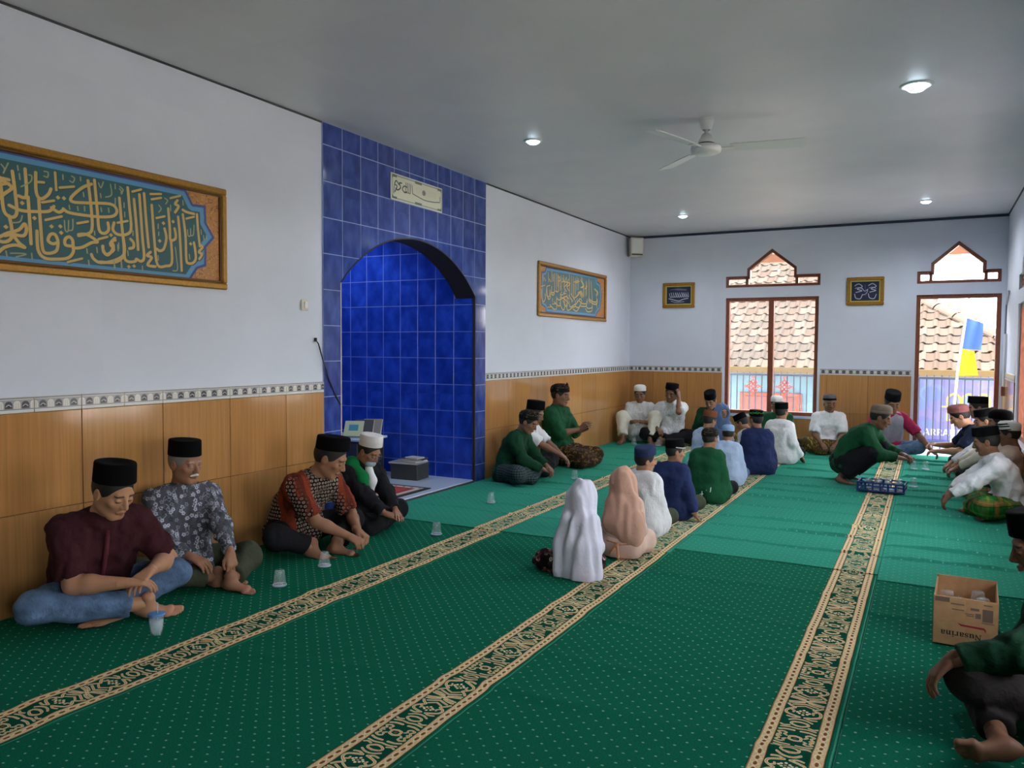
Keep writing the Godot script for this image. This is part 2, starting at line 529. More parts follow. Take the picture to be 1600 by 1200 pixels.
func calligraphy_large(second: bool) -> ImageTexture:
	var W := 1100
	var T := 326
	var c := Canvas.new(W, T, col(178, 120, 62))
	var n := noise(11, 0.06, 3)
	for k in 2600:
		var a := Vector2(rng.randf() * W, rng.randf() * T)
		var t := rng.randf() * TAU
		c.seg(a, a + Vector2(cos(t), sin(t)) * 9.0, 1.6, 1.6, col(212, 164, 96) if k % 2 else col(96, 50, 34))
	var f := func(x: float, y: float) -> Vector2: return Vector2((x - 42.0) * 0.5198, T - (y - 42.0) * 0.5709)
	var outer: Array
	var inner: Array
	if second:
		outer = [94, 528, 195, 544, 229, 602, 1828, 630, 1876, 546, 1992, 529, 2045, 352, 1980, 160, 1866, 104, 1822, 50, 239, 50, 203, 112, 101, 136]
	else:
		outer = [310, 604, 1890, 604, 1942, 522, 2042, 527, 2045, 419, 2110, 331, 2043, 263, 2041, 143, 1972, 118, 1908, 34, 310, 34, 240, 118, 160, 143, 160, 263, 96, 331, 160, 419, 160, 527, 250, 522]
	var op := PackedVector2Array()
	var mid := PackedVector2Array()
	var ip := PackedVector2Array()
	for k in range(0, outer.size(), 2):
		var q := Vector2(outer[k], outer[k + 1])
		op.append(f.call(q.x, q.y))
	for g in Geometry2D.offset_polygon(op, -9.0): mid = g
	for g in Geometry2D.offset_polygon(op, -25.0): ip = g
	c.poly(op, col(60, 70, 138))
	c.poly(mid, col(84, 146, 190))
	c.poly(ip, col(30, 84, 92) if not second else col(72, 110, 118))
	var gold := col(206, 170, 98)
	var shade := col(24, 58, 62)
	var letters: Array = LETTERS_B if second else LETTERS_A.duplicate()
	if not second:
		for l in LETTERS_A:           # the part of the line that runs on past the picture's edge
			var mx := 0
			for k in range(0, l.size(), 2): mx = maxi(mx, l[k])
			if mx > 1400 and mx < 1990:
				var m := []
				for k in range(0, l.size(), 2): m.append_array([l[k] - 1130, l[k + 1]])
				letters.append(m)
	if second:
		letters = LETTERS_B.duplicate()
		for l in LETTERS_B:          # the fine second line woven between the large letters
			var m := []
			for k in range(0, l.size(), 2): m.append_array([l[k] * 0.9 + 165, l[k + 1] * 0.86 + 62])
			letters.append(m)
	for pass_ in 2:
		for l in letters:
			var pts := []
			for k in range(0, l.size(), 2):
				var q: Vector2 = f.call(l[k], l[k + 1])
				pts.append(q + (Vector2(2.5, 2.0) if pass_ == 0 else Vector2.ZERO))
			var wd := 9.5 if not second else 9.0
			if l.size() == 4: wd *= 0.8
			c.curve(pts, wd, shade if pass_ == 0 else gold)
	if not second:
		for l in MARKS_A:
			var pts := []
			for k in range(0, l.size(), 2): pts.append(f.call(l[k], l[k + 1]))
			c.curve(pts, 4.0, col(160, 160, 118))
		for k in range(0, DOTS_A.size(), 2):
			var q: Vector2 = f.call(DOTS_A[k], DOTS_A[k + 1])
			c.poly(PackedVector2Array([q + Vector2(0, -7), q + Vector2(7, 0), q + Vector2(0, 7), q + Vector2(-7, 0)]), gold)
	for s in [[0, 0, W, 5], [0, T - 5, W, T], [0, 0, 5, T], [W - 5, 0, W, T]]:
		c.rect(s[0], s[1], s[2], s[3], col(214, 206, 186))
	return c.tex()

func calligraphy_small(kind: int) -> ImageTexture:
	var c := Canvas.new(240, 168, col(20, 30, 62))
	var w := col(190, 190, 205)
	var dim := col(92, 94, 130)
	if kind == 0:
		for k in 5: c.curve([Vector2(40 + k * 8, 36 - k), Vector2(110, 26 + k * 3), Vector2(190, 34 + k * 2)], 5, dim)
		for k in 9: c.curve([Vector2(34 + k * 20, 66 + (k % 3) * 6), Vector2(44 + k * 20, 100), Vector2(58 + k * 19, 92), Vector2(50 + k * 19, 60)], 5, w)
		c.curve([Vector2(30, 112), Vector2(70, 122), Vector2(120, 134), Vector2(160, 120), Vector2(205, 112)], 7, w)
		c.curve([Vector2(50, 134), Vector2(100, 146), Vector2(170, 140)], 4, w)
	else:
		for s in [0, 1]:
			var x: float = 36.0 + 110.0 * s
			c.curve([Vector2(x, 40), Vector2(x + 30, 26), Vector2(x + 60, 48), Vector2(x + 20, 66), Vector2(x + 58, 80), Vector2(x + 10, 92)], 6, w)
			c.curve([Vector2(x, 104), Vector2(x + 10, 136), Vector2(x + 46, 142), Vector2(x + 62, 110)], 6, w)
			c.curve([Vector2(x + 4, 60), Vector2(x + 34, 54), Vector2(x + 60, 66)], 4, w)
		c.curve([Vector2(96, 60), Vector2(116, 84), Vector2(140, 70), Vector2(128, 104), Vector2(100, 112)], 5, w)
		c.curve([Vector2(118, 34), Vector2(124, 120)], 4, dim)
	return c.tex()

func plaque_print() -> ImageTexture:
	var c := Canvas.new(520, 160, col(214, 212, 190))
	var ink := col(40, 58, 56)
	c.rect(4, 4, 516, 156, col(150, 158, 148)); c.rect(12, 12, 508, 148, col(216, 214, 194))
	for q in [[4, 4], [470, 4], [4, 134], [470, 134]]: c.rect(q[0], q[1], q[0] + 46, q[1] + 22, col(92, 104, 96))
	for q in [[230, 4], [230, 140]]: c.rect(q[0], q[1], q[0] + 70, q[1] + 16, col(92, 104, 96))
	for q in [[14, 20], [458, 20], [14, 122], [458, 122]]: c.rect(q[0], q[1], q[0] + 48, q[1] + 20, col(216, 214, 194))
	c.curve([Vector2(496, 60), Vector2(494, 96), Vector2(470, 100), Vector2(420, 108), Vector2(330, 112), Vector2(250, 100), Vector2(205, 92)], 5, ink)
	c.curve([Vector2(205, 92), Vector2(200, 40)], 5, ink)
	for k in 4: c.curve([Vector2(186 - k * 16, 34), Vector2(182 - k * 16, 92), Vector2(172 - k * 16, 96)], 5, ink)
	c.curve([Vector2(150, 62), Vector2(120, 60), Vector2(104, 84), Vector2(128, 100), Vector2(146, 92)], 7, ink)
	c.curve([Vector2(96, 46), Vector2(74, 50), Vector2(86, 76), Vector2(60, 96), Vector2(40, 90)], 8, ink)
	c.curve([Vector2(70, 60), Vector2(44, 40), Vector2(30, 64), Vector2(52, 74), Vector2(32, 112)], 7, ink)
	c.curve([Vector2(26, 70), Vector2(20, 124)], 5, ink)
	for k in 12: c.line([Vector2(250 + k * 18, 40), Vector2(252 + k * 18, 84)], 2, col(172, 174, 162))
	c.disc(322, 66, 18, col(120, 128, 122))
	return c.tex()

func border_print() -> ImageTexture:
	var c := Canvas.new(360, 112, col(176, 176, 178))
	c.rect(0, 0, 360, 9, col(120, 120, 124)); c.rect(0, 9, 360, 14, col(204, 204, 204))
	c.rect(0, 84, 360, 90, col(122, 122, 126)); c.rect(0, 90, 360, 112, col(206, 206, 206))
	c.rect(0, 14, 360, 84, col(150, 150, 154))
	for k in 3:
		var x := 60.0 + k * 120.0
		c.disc(x, 52, 27, col(52, 52, 58)); c.rect(x - 27, 52, x + 27, 80, col(58, 58, 64))
		c.curve([Vector2(x - 18, 62), Vector2(x, 50), Vector2(x + 18, 62)], 6, col(190, 190, 192))
		c.disc(x, 66, 8, col(24, 24, 28))
		for s in [-60.0, 60.0]:
			c.disc(x + s, 46, 24, col(208, 206, 200)); c.rect(x + s - 24, 46, x + s + 24, 82, col(208, 206, 200))
			c.line([Vector2(x + s - 9, 40), Vector2(x + s - 9, 80)], 3, col(160, 158, 154)); c.line([Vector2(x + s + 9, 40), Vector2(x + s + 9, 80)], 3, col(160, 158, 154))
	return c.tex()

# cloth prints, each repeats
func cloth_print(kind: String) -> ImageTexture:
	var c := Canvas.new(256, 256, Color.BLACK)
	c.wrap = true
	match kind:
		"floral_grey":
			c = Canvas.new(256, 256, col(74, 76, 84)); c.wrap = true
			for k in 38:
				var p := Vector2(rng.randf(), rng.randf()) * 256.0
				var a := rng.randf() * TAU
				for e in 5:
					var q := p + Vector2.from_angle(a + e * TAU / 5.0) * 9.0
					c.seg(p, q, 6, 11, col(176, 180, 196) if k % 3 else col(120, 124, 136))
				c.disc(p.x, p.y, 3.5, col(46, 46, 54))
			for k in 30:
				var p := Vector2(rng.randf(), rng.randf()) * 256.0
				c.curve([p, p + Vector2(rng.randf_range(-22, 22), 12), p + Vector2(rng.randf_range(-22, 22), 30)], 3, col(160, 164, 178) if k % 2 else col(38, 40, 46))
		"batik_rust":
			c = Canvas.new(256, 256, col(26, 18, 18)); c.wrap = true
			for j in 16:
				for i in 16:
					c.disc(i * 16 + (8 if j % 2 else 0), j * 16 + 4, 5.4, col(168, 150, 136))
					c.disc(i * 16 + (8 if j % 2 else 0), j * 16 + 4, 2.2, col(60, 40, 34))
			c.rect(96, 0, 186, 256, col(128, 52, 30))
			c.rect(124, 0, 156, 256, col(84, 34, 24))
			for j in 32: c.line([Vector2(98, j * 8), Vector2(184, j * 8)], 1.2, col(96, 38, 24))
		"plaid_green":
			c = Canvas.new(256, 256, col(20, 104, 40)); c.wrap = true
			for q in [[20, 40, col(110, 120, 60)], [96, 34, col(196, 84, 34)], [108, 10, col(228, 170, 130)], [190, 16, col(168, 150, 50)]]:
				c.rect(q[0], 0, q[0] + q[1], 256, q[2], 0.62); c.rect(0, q[0], 256, q[0] + q[1], q[2], 0.5)
			for q in [88, 112, 134]:
				c.rect(q, 0, q + 3, 256, col(24, 22, 20)); c.rect(0, q, 256, q + 3, col(24, 22, 20))
		"plaid_grey":
			c = Canvas.new(256, 256, col(30, 40, 44)); c.wrap = true
			for k in 8:
				c.rect(k * 32, 0, k * 32 + 9, 256, col(96, 112, 112), 0.5); c.rect(0, k * 32, 256, k * 32 + 9, col(96, 112, 112), 0.5)
		"batik_brown":
			c = Canvas.new(256, 256, col(46, 30, 22)); c.wrap = true
			for k in 34:
				var p := Vector2(rng.randf(), rng.randf()) * 256.0
				c.curve([p, p + Vector2(18, rng.randf_range(-16, 16)), p + Vector2(34, rng.randf_range(-20, 20))], rng.randf_range(5, 12), col(150, 116, 44) if k % 2 else col(84, 58, 34))
		"batik_gold":
			c = Canvas.new(256, 256, col(72, 58, 30)); c.wrap = true
			for k in 46:
				var p := Vector2(rng.randf(), rng.randf()) * 256.0
				c.curve([p, p + Vector2(rng.randf_range(-20, 20), 14), p + Vector2(rng.randf_range(-20, 20), 30)], rng.randf_range(4, 12), [col(164, 138, 60), col(34, 24, 20), col(120, 88, 42)][k % 3])
		"floral_dark":
			c = Canvas.new(256, 256, col(26, 16, 20)); c.wrap = true
			for k in 38:
				var p := Vector2(rng.randf(), rng.randf()) * 256.0
				for e in 6: c.disc(p.x + 11 * cos(e * TAU / 6), p.y + 11 * sin(e * TAU / 6), 7, [col(186, 168, 160), col(150, 92, 86), col(96, 32, 44)][k % 3])
				c.disc(p.x, p.y, 5, col(60, 28, 32))
		"embroidery":
			c = Canvas.new(256, 256, col(206, 206, 208)); c.wrap = true
			for k in 90:
				var p := Vector2(rng.randf(), rng.randf()) * 256.0
				c.curve([p, p + Vector2(rng.randf_range(-12, 12), 6), p + Vector2(rng.randf_range(-8, 8), 16)], 2.4, col(140, 140, 154))
		"stripes_white":
			c = Canvas.new(256, 256, col(214, 214, 216)); c.wrap = true
			for k in 16: c.rect(k * 16, 0, k * 16 + 2, 256, col(178, 180, 188))
		"denim":
			c = Canvas.new(256, 256, col(84, 106, 136)); c.wrap = true
			c.speckle(noise(3, 0.012, 3), 0.28)
			for k in 500:
				var p := Vector2(rng.randf(), rng.randf()) * 256.0
				c.seg(p, p + Vector2(0, 6), 1.2, 1.2, col(100, 126, 158) if k % 2 else col(56, 80, 112))
		"udeng":
			c = Canvas.new(256, 256, col(20, 17, 16)); c.wrap = true
			for k in 40:
				var p := Vector2(rng.randf(), rng.randf()) * 256.0
				c.curve([p, p + Vector2(14, rng.randf_range(-8, 8)), p + Vector2(28, rng.randf_range(-10, 10))], rng.randf_range(3, 7), col(70, 54, 40) if k % 2 else col(120, 106, 86))
	c.speckle(noise(9, 0.3, 2), 0.10)
	return c.tex()

func crease_normals() -> ImageTexture:
	var n := noise(21, 0.012, 4)
	n.fractal_type = FastNoiseLite.FRACTAL_RIDGED
	var im := n.get_seamless_image(256, 256)
	im.convert(Image.FORMAT_RGBA8)
	im.bump_map_to_normal_map(5.0)
	return ImageTexture.create_from_image(im)

var crease: ImageTexture
func cloth(c: Color, rough := 0.9, bump := 0.95) -> StandardMaterial3D:
	var m := mat(c, rough, 0.0, 0.3)
	m.normal_enabled = true
	m.normal_texture = crease
	m.normal_scale = bump
	return tri(m, 2.6)

func printed(kind: String, per_m: float) -> StandardMaterial3D:
	var m := mat(Color.WHITE, 0.9, 0.0, 0.3)
	m.albedo_texture = cloth_print(kind)
	m.normal_enabled = true
	m.normal_texture = crease
	m.normal_scale = 0.6
	return tri(m, per_m)

func grain_tex() -> ImageTexture:
	var c := Canvas.new(256, 512, col(186, 124, 60))
	var n := noise(31, 0.02, 4)
	for x in 256:
		for y in range(0, 512):
			var k := 1.0 + 0.09 * n.get_noise_2d(x * 5.0, y * 0.22) + 0.04 * n.get_noise_2d(x * 22.0 + 900.0, y * 0.5)
			var i := (y * 256 + x) * 3
			c.d[i] = clampi(int(176 * k), 0, 255); c.d[i + 1] = clampi(int(128 * k), 0, 255); c.d[i + 2] = clampi(int(78 * k), 0, 255)
	return c.tex()

func mottle_tex(a: Color, b: Color, freq: float, stretch := 1.0) -> ImageTexture:
	var n := noise(41, freq, 4)
	var im := Image.create_empty(256, 256, false, Image.FORMAT_RGB8)
	for y in 256:
		for x in 256:
			var t := clampf(0.5 + 0.9 * n.get_noise_2d(x * stretch, y), 0.0, 1.0)
			im.set_pixel(x, y, a.lerp(b, t))
	return ImageTexture.create_from_image(im)

func materials() -> void:
	rng.seed = 77
	crease = crease_normals()
	M.plaster = mat(Color.WHITE, 0.7)
	M.plaster.albedo_texture = mottle_tex(col(203, 208, 222), col(210, 215, 229), 0.01)
	tri(M.plaster, 0.35, true)
	M.ceiling = mat(Color.WHITE, 0.42)
	M.ceiling.albedo_texture = mottle_tex(col(204, 203, 209), col(212, 211, 216), 0.012)
	tri(M.ceiling, 0.3, true)
	var grain := grain_tex()
	M.dado = []
	for k in 3:
		var m := mat([Color(1, 1, 1), Color(0.95, 0.95, 0.94), Color(1, 0.98, 0.95)][k], 0.12)
		m.albedo_texture = grain
		m.uv1_triplanar = true
		m.uv1_world_triplanar = true
		m.uv1_scale = Vector3(1.7, 0.4, 1.7)
		m.uv1_offset = Vector3(0.37 * k, 0.21 * k, 0.53 * k)
		M.dado.append(m)
	M.dado_grout = mat(col(70, 48, 26), 0.8)
	M.blue = []
	var bt := mottle_tex(col(38, 56, 126), col(66, 88, 162), 0.012, 2.2)
	for k in 3:
		var m := mat([Color(1, 1, 1), Color(0.93, 0.94, 0.97), Color(1, 0.97, 0.98)][k], 0.1)
		m.albedo_texture = bt
		tri(m, 1.1, true)
		m.uv1_offset = Vector3(0.31 * k, 0.17 * k, 0.43 * k)
		M.blue.append(m)
	M.blue_grout = mat(col(150, 166, 214), 0.8)
	M.niche = []
	var nt := mottle_tex(col(24, 52, 152), col(40, 76, 194), 0.012, 1.4)
	for k in 3:
		var m := mat([Color(1, 1, 1), Color(0.94, 0.95, 0.98), Color(0.98, 0.98, 1)][k], 0.14)
		m.albedo_texture = nt
		tri(m, 1.1, true)
		m.uv1_offset = Vector3(0.29 * k, 0.37 * k, 0.13 * k)
		M.niche.append(m)
	M.niche_grout = mat(col(92, 114, 196), 0.8)
	M.border = mat(Color.WHITE, 0.25)
	M.border.albedo_texture = border_print()
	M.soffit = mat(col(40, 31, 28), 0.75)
	M.navy_trim = mat(col(38, 48, 74), 0.6)
	M.dark_trim = mat(col(60, 60, 64), 0.7)
	M.wood = mat(Color.WHITE, 0.4)
	M.wood.albedo_texture = mottle_tex(col(112, 58, 38), col(138, 76, 50), 0.02, 6.0)
	tri(M.wood, 2.0)
	M.gold = mat(Color.WHITE, 0.38, 0.35)
	M.gold.albedo_texture = mottle_tex(col(150, 106, 34), col(176, 128, 44), 0.03, 3.0)
	tri(M.gold, 3.0)
	M.gold_dark = mat(col(96, 62, 20), 0.45, 0.3)
	M.gold_pale = mat(col(196, 184, 96), 0.4, 0.3)
	M.white_plastic = mat(col(222, 222, 220), 0.35)
	M.cream_plastic = mat(col(206, 196, 182), 0.4)
	M.black = mat(col(24, 24, 26), 0.5)
	M.white_tile = mat(col(196, 208, 226), 0.2)
	M.steel = mat(col(120, 128, 140), 0.45, 0.4)
	M.glass = mat(Color(0.96, 0.98, 1.0, 0.06), 0.02)
	M.glass.transparency = BaseMaterial3D.TRANSPARENCY_ALPHA
	M.cup = mat(Color(0.90, 0.95, 0.98, 0.13), 0.1)
	M.cup.transparency = BaseMaterial3D.TRANSPARENCY_ALPHA
	M.water = mat(Color(0.80, 0.88, 0.92, 0.35), 0.05)
	M.water.transparency = BaseMaterial3D.TRANSPARENCY_ALPHA
	M.cup_lid = mat(col(86, 140, 200), 0.3)
	M.cup_film = mat(Color(0.80, 0.88, 0.95, 0.45), 0.2)
	M.cup_film.transparency = BaseMaterial3D.TRANSPARENCY_ALPHA
	M.cardboard = mat(Color.WHITE, 0.85)
	M.cardboard.albedo_texture = mottle_tex(col(176, 134, 94), col(190, 148, 106), 0.03)
	tri(M.cardboard, 2.0)
	M.skin = mat(Color.WHITE, 0.55, 0.0, 0.4)
	M.skin.vertex_color_use_as_albedo = true
	M.velvet = mat(col(13, 13, 15), 0.95, 0.0, 0.2)
	M.hair = mat(col(16, 14, 13), 0.7)
	M.hair_grey = mat(col(120, 118, 116), 0.8)

# ---------------------------------------------------------------- the room
const ARCH_Z0 := -4.88
const ARCH_Z1 := -6.97
const SPRING := 1.905

func arch_outline() -> PackedVector2Array:     # (z, y) of the opening of the prayer niche
	var p := PackedVector2Array([Vector2(ARCH_Z0, -0.01), Vector2(ARCH_Z0, SPRING)])
	var half := (ARCH_Z0 - ARCH_Z1) * 0.5
	var cz := (ARCH_Z0 + ARCH_Z1) * 0.5
	var rise := 0.465
	var R := (half * half + rise * rise) / (2.0 * rise)
	for k in range(1, 28):
		var z := ARCH_Z0 - 2.0 * half * k / 28.0
		p.append(Vector2(z, SPRING + sqrt(R * R - (z - cz) * (z - cz)) - (R - rise)))
	p.append(Vector2(ARCH_Z1, SPRING)); p.append(Vector2(ARCH_Z1, -0.01))
	return p

func tile(parent: Node, called: String, size: Vector3, at: Vector3, mats: Array) -> void:
	mi(parent, called, cbox(size, 0.0025), mats[rng.randi() % mats.size()], at)

# rows of wood-look tiles and the printed border above them along a wall; along = "x" or "z"
func dado(parent: Node, along: String, from: float, to: float, face: float, out: float, y_top := 1.049, with_border := true) -> void:
	var step := 0.52
	var lo := minf(from, to)
	var hi := maxf(from, to)
	var th := 0.012
	# dark joint backing
	var mid := (lo + hi) * 0.5
	var bs := Vector3(hi - lo, y_top, 0.006) if along == "x" else Vector3(0.006, y_top, hi - lo)
	var bp := Vector3(mid, y_top * 0.5, face + out * 0.003) if along == "x" else Vector3(face + out * 0.003, y_top * 0.5, mid)
	mi(parent, "joint_backing", cbox(bs, 0.001), M.dado_grout, bp)
	var a := hi
	while a > lo + 0.01:
		var b := maxf(a - step, lo)
		var y0 := 0.0
		for row in 2:
			var y1 := minf(y0 + 0.5265, y_top)
			if y1 - y0 > 0.02:
				var w := a - b - 0.003
				var s := Vector3(w, y1 - y0 - 0.003, th) if along == "x" else Vector3(th, y1 - y0 - 0.003, w)
				var c := Vector3((a + b) * 0.5, (y0 + y1) * 0.5, face + out * th * 0.5) if along == "x" else Vector3(face + out * th * 0.5, (y0 + y1) * 0.5, (a + b) * 0.5)
				tile(parent, "dado_tile", s, c, M.dado)
			y0 = y1
		a = b
	if not with_border: return
	a = hi
	var flat := {}
	while a > lo + 0.01:
		var w := minf(0.26, a - lo)
		var m := a - w * 0.5
		var key := "%.3f" % w
		if not flat.has(key):
			var st := newst()
			var uw := w / 0.26
			var hy := 0.0405
			# tile body with the printed face on it, facing +z
			add_cbox(st, Vector3(0, 0, -0.001), Vector3(w - 0.002, 0.081, 0.012), 0.002)
			flat[key] = [done(st), null]
			var s2 := newst()
			var q := [[Vector3(-w / 2 + 0.003, hy - 0.002, 0.0056), Vector2(0, 0)], [Vector3(w / 2 - 0.003, hy - 0.002, 0.0056), Vector2(uw, 0)], [Vector3(w / 2 - 0.003, -hy + 0.002, 0.0056), Vector2(uw, 1)], [Vector3(-w / 2 + 0.003, -hy + 0.002, 0.0056), Vector2(0, 1)]]
			for k in [0, 1, 2, 0, 2, 3]:
				s2.set_uv(q[k][1]); s2.add_vertex(q[k][0])
			flat[key][1] = done(s2)
		var pos := Vector3(m, 1.0895, face + out * 0.008) if along == "x" else Vector3(face + out * 0.008, 1.0895, m)
		var turn := (0.0 if out > 0 else PI) if along == "x" else (PI / 2 if out > 0 else -PI / 2)
		var t := mi(parent, "border_tile", flat[key][0], M.cream_plastic, pos, Vector3(0, turn, 0))
		mi(t, "print", flat[key][1], M.border)
		a -= w

func transom_poly(x0: float, x1: float, y0: float, y1: float, p0: float, p1: float, y2: float, top: float) -> PackedVector2Array:
	return PackedVector2Array([Vector2(x0, y0), Vector2(x1, y0), Vector2(x1, y1), Vector2(p1, y1), Vector2(p1, y2), Vector2((p0 + p1) * 0.5, top), Vector2(p0, y2), Vector2(p0, y1), Vector2(x0, y1)])

# a wall as outline with openings; cut in strips through the middle of every opening
func wall_mesh(holes: Array, cuts: Array, lo: float, hi: float, o: Vector3, ux: Vector3, t: Vector3) -> ArrayMesh:
	var st := newst()
	var xs := [lo] + cuts + [hi]
	for k in xs.size() - 1:
		var polys: Array = [rect2(xs[k], 0.0, xs[k + 1], H)]
		for hole in holes:
			var nxt := []
			for q in polys: nxt.append_array(Geometry2D.clip_polygons(q, hole))
			polys = nxt
		for q in polys: add_extrude(st, q, o, ux, Vector3.UP, t)
	return done(st)

func ring(poly: PackedVector2Array, inset: float, o: Vector3, ux: Vector3, t: Vector3, split: float) -> ArrayMesh:
	var st := newst()
	var inner: PackedVector2Array = Geometry2D.offset_polygon(poly, -inset, Geometry2D.JOIN_MITER)[0]
	for half in [rect2(split - 9, -1, split, 9), rect2(split, -1, split + 9, 9)]:
		for q in Geometry2D.intersect_polygons(poly, half):
			for w in Geometry2D.clip_polygons(q, inner): add_extrude(st, w, o, ux, Vector3.UP, t)
	return done(st)

# window with two lights and a pointed transom above, in a wall whose outline runs along ux
func window_unit(called: String, hole: PackedVector2Array, trans: PackedVector2Array, p0: float, p1: float, y1: float, o: Vector3, ux: Vector3, n: Vector3, door := false) -> void:
	var b := Rect2(hole[0], Vector2.ZERO)
	for q in hole: b = b.expand(q)
	var mid := (trans[3].x + trans[7].x) * 0.5
	var w := Node3D.new()
	w.name = called
	add_child(w)
	w.set_meta("kind", "structure")
	var dep := -n * 0.10
	var at := o - n * 0.03
	if door:
		var st := newst()
		for q in [rect2(b.position.x, 0, b.position.x + 0.05, b.end.y), rect2(b.end.x - 0.05, 0, b.end.x, b.end.y), rect2(b.position.x + 0.05, b.end.y - 0.05, b.end.x - 0.05, b.end.y)]:
			add_extrude(st, q, at, ux, Vector3.UP, dep)
		mi(w, "frame", done(st), M.wood)
	else:
		mi(w, "frame", ring(hole, 0.05, at, ux, dep, b.get_center().x), M.wood)
		var cx := b.get_center().x
		mi(w, "mullion", extrude(rect2(cx - 0.035, b.position.y + 0.05, cx + 0.035, b.end.y - 0.05), at, ux, Vector3.UP, dep), M.wood)
		for s in [[b.position.x + 0.05, cx - 0.035], [cx + 0.035, b.end.x - 0.05]]:
			mi(w, "pane", extrude(rect2(s[0], b.position.y + 0.05, s[1], b.end.y - 0.05), at + dep * 0.5, ux, Vector3.UP, -n * 0.004), M.glass)
		mi(w, "sill", extrude(rect2(b.position.x - 0.03, b.position.y - 0.035, b.end.x + 0.03, b.position.y), o + n * 0.02, ux, Vector3.UP, -n * 0.20), M.white_tile)
	mi(w, "transom_frame", ring(trans, 0.04, at, ux, dep, mid), M.wood)
	var inner: PackedVector2Array = Geometry2D.offset_polygon(trans, -0.04, Geometry2D.JOIN_MITER)[0]
	for x in [trans[7].x, trans[3].x]:
		mi(w, "transom_bar", extrude(rect2(x - 0.02, trans[0].y + 0.04, x + 0.02, y1 - 0.02), at, ux, Vector3.UP, dep), M.wood)
	for q in [rect2(trans[0].x + 0.04, trans[0].y + 0.04, trans[7].x - 0.02, y1 - 0.04), rect2(trans[3].x + 0.02, trans[0].y + 0.04, trans[1].x - 0.04, y1 - 0.04)]:
		mi(w, "transom_pane", extrude(q, at + dep * 0.5, ux, Vector3.UP, -n * 0.004), M.glass)
	for q in Geometry2D.intersect_polygons(inner, rect2(trans[7].x + 0.02, 0, trans[3].x - 0.02, 9)):
		mi(w, "transom_pane", extrude(q, at + dep * 0.5, ux, Vector3.UP, -n * 0.004), M.glass)

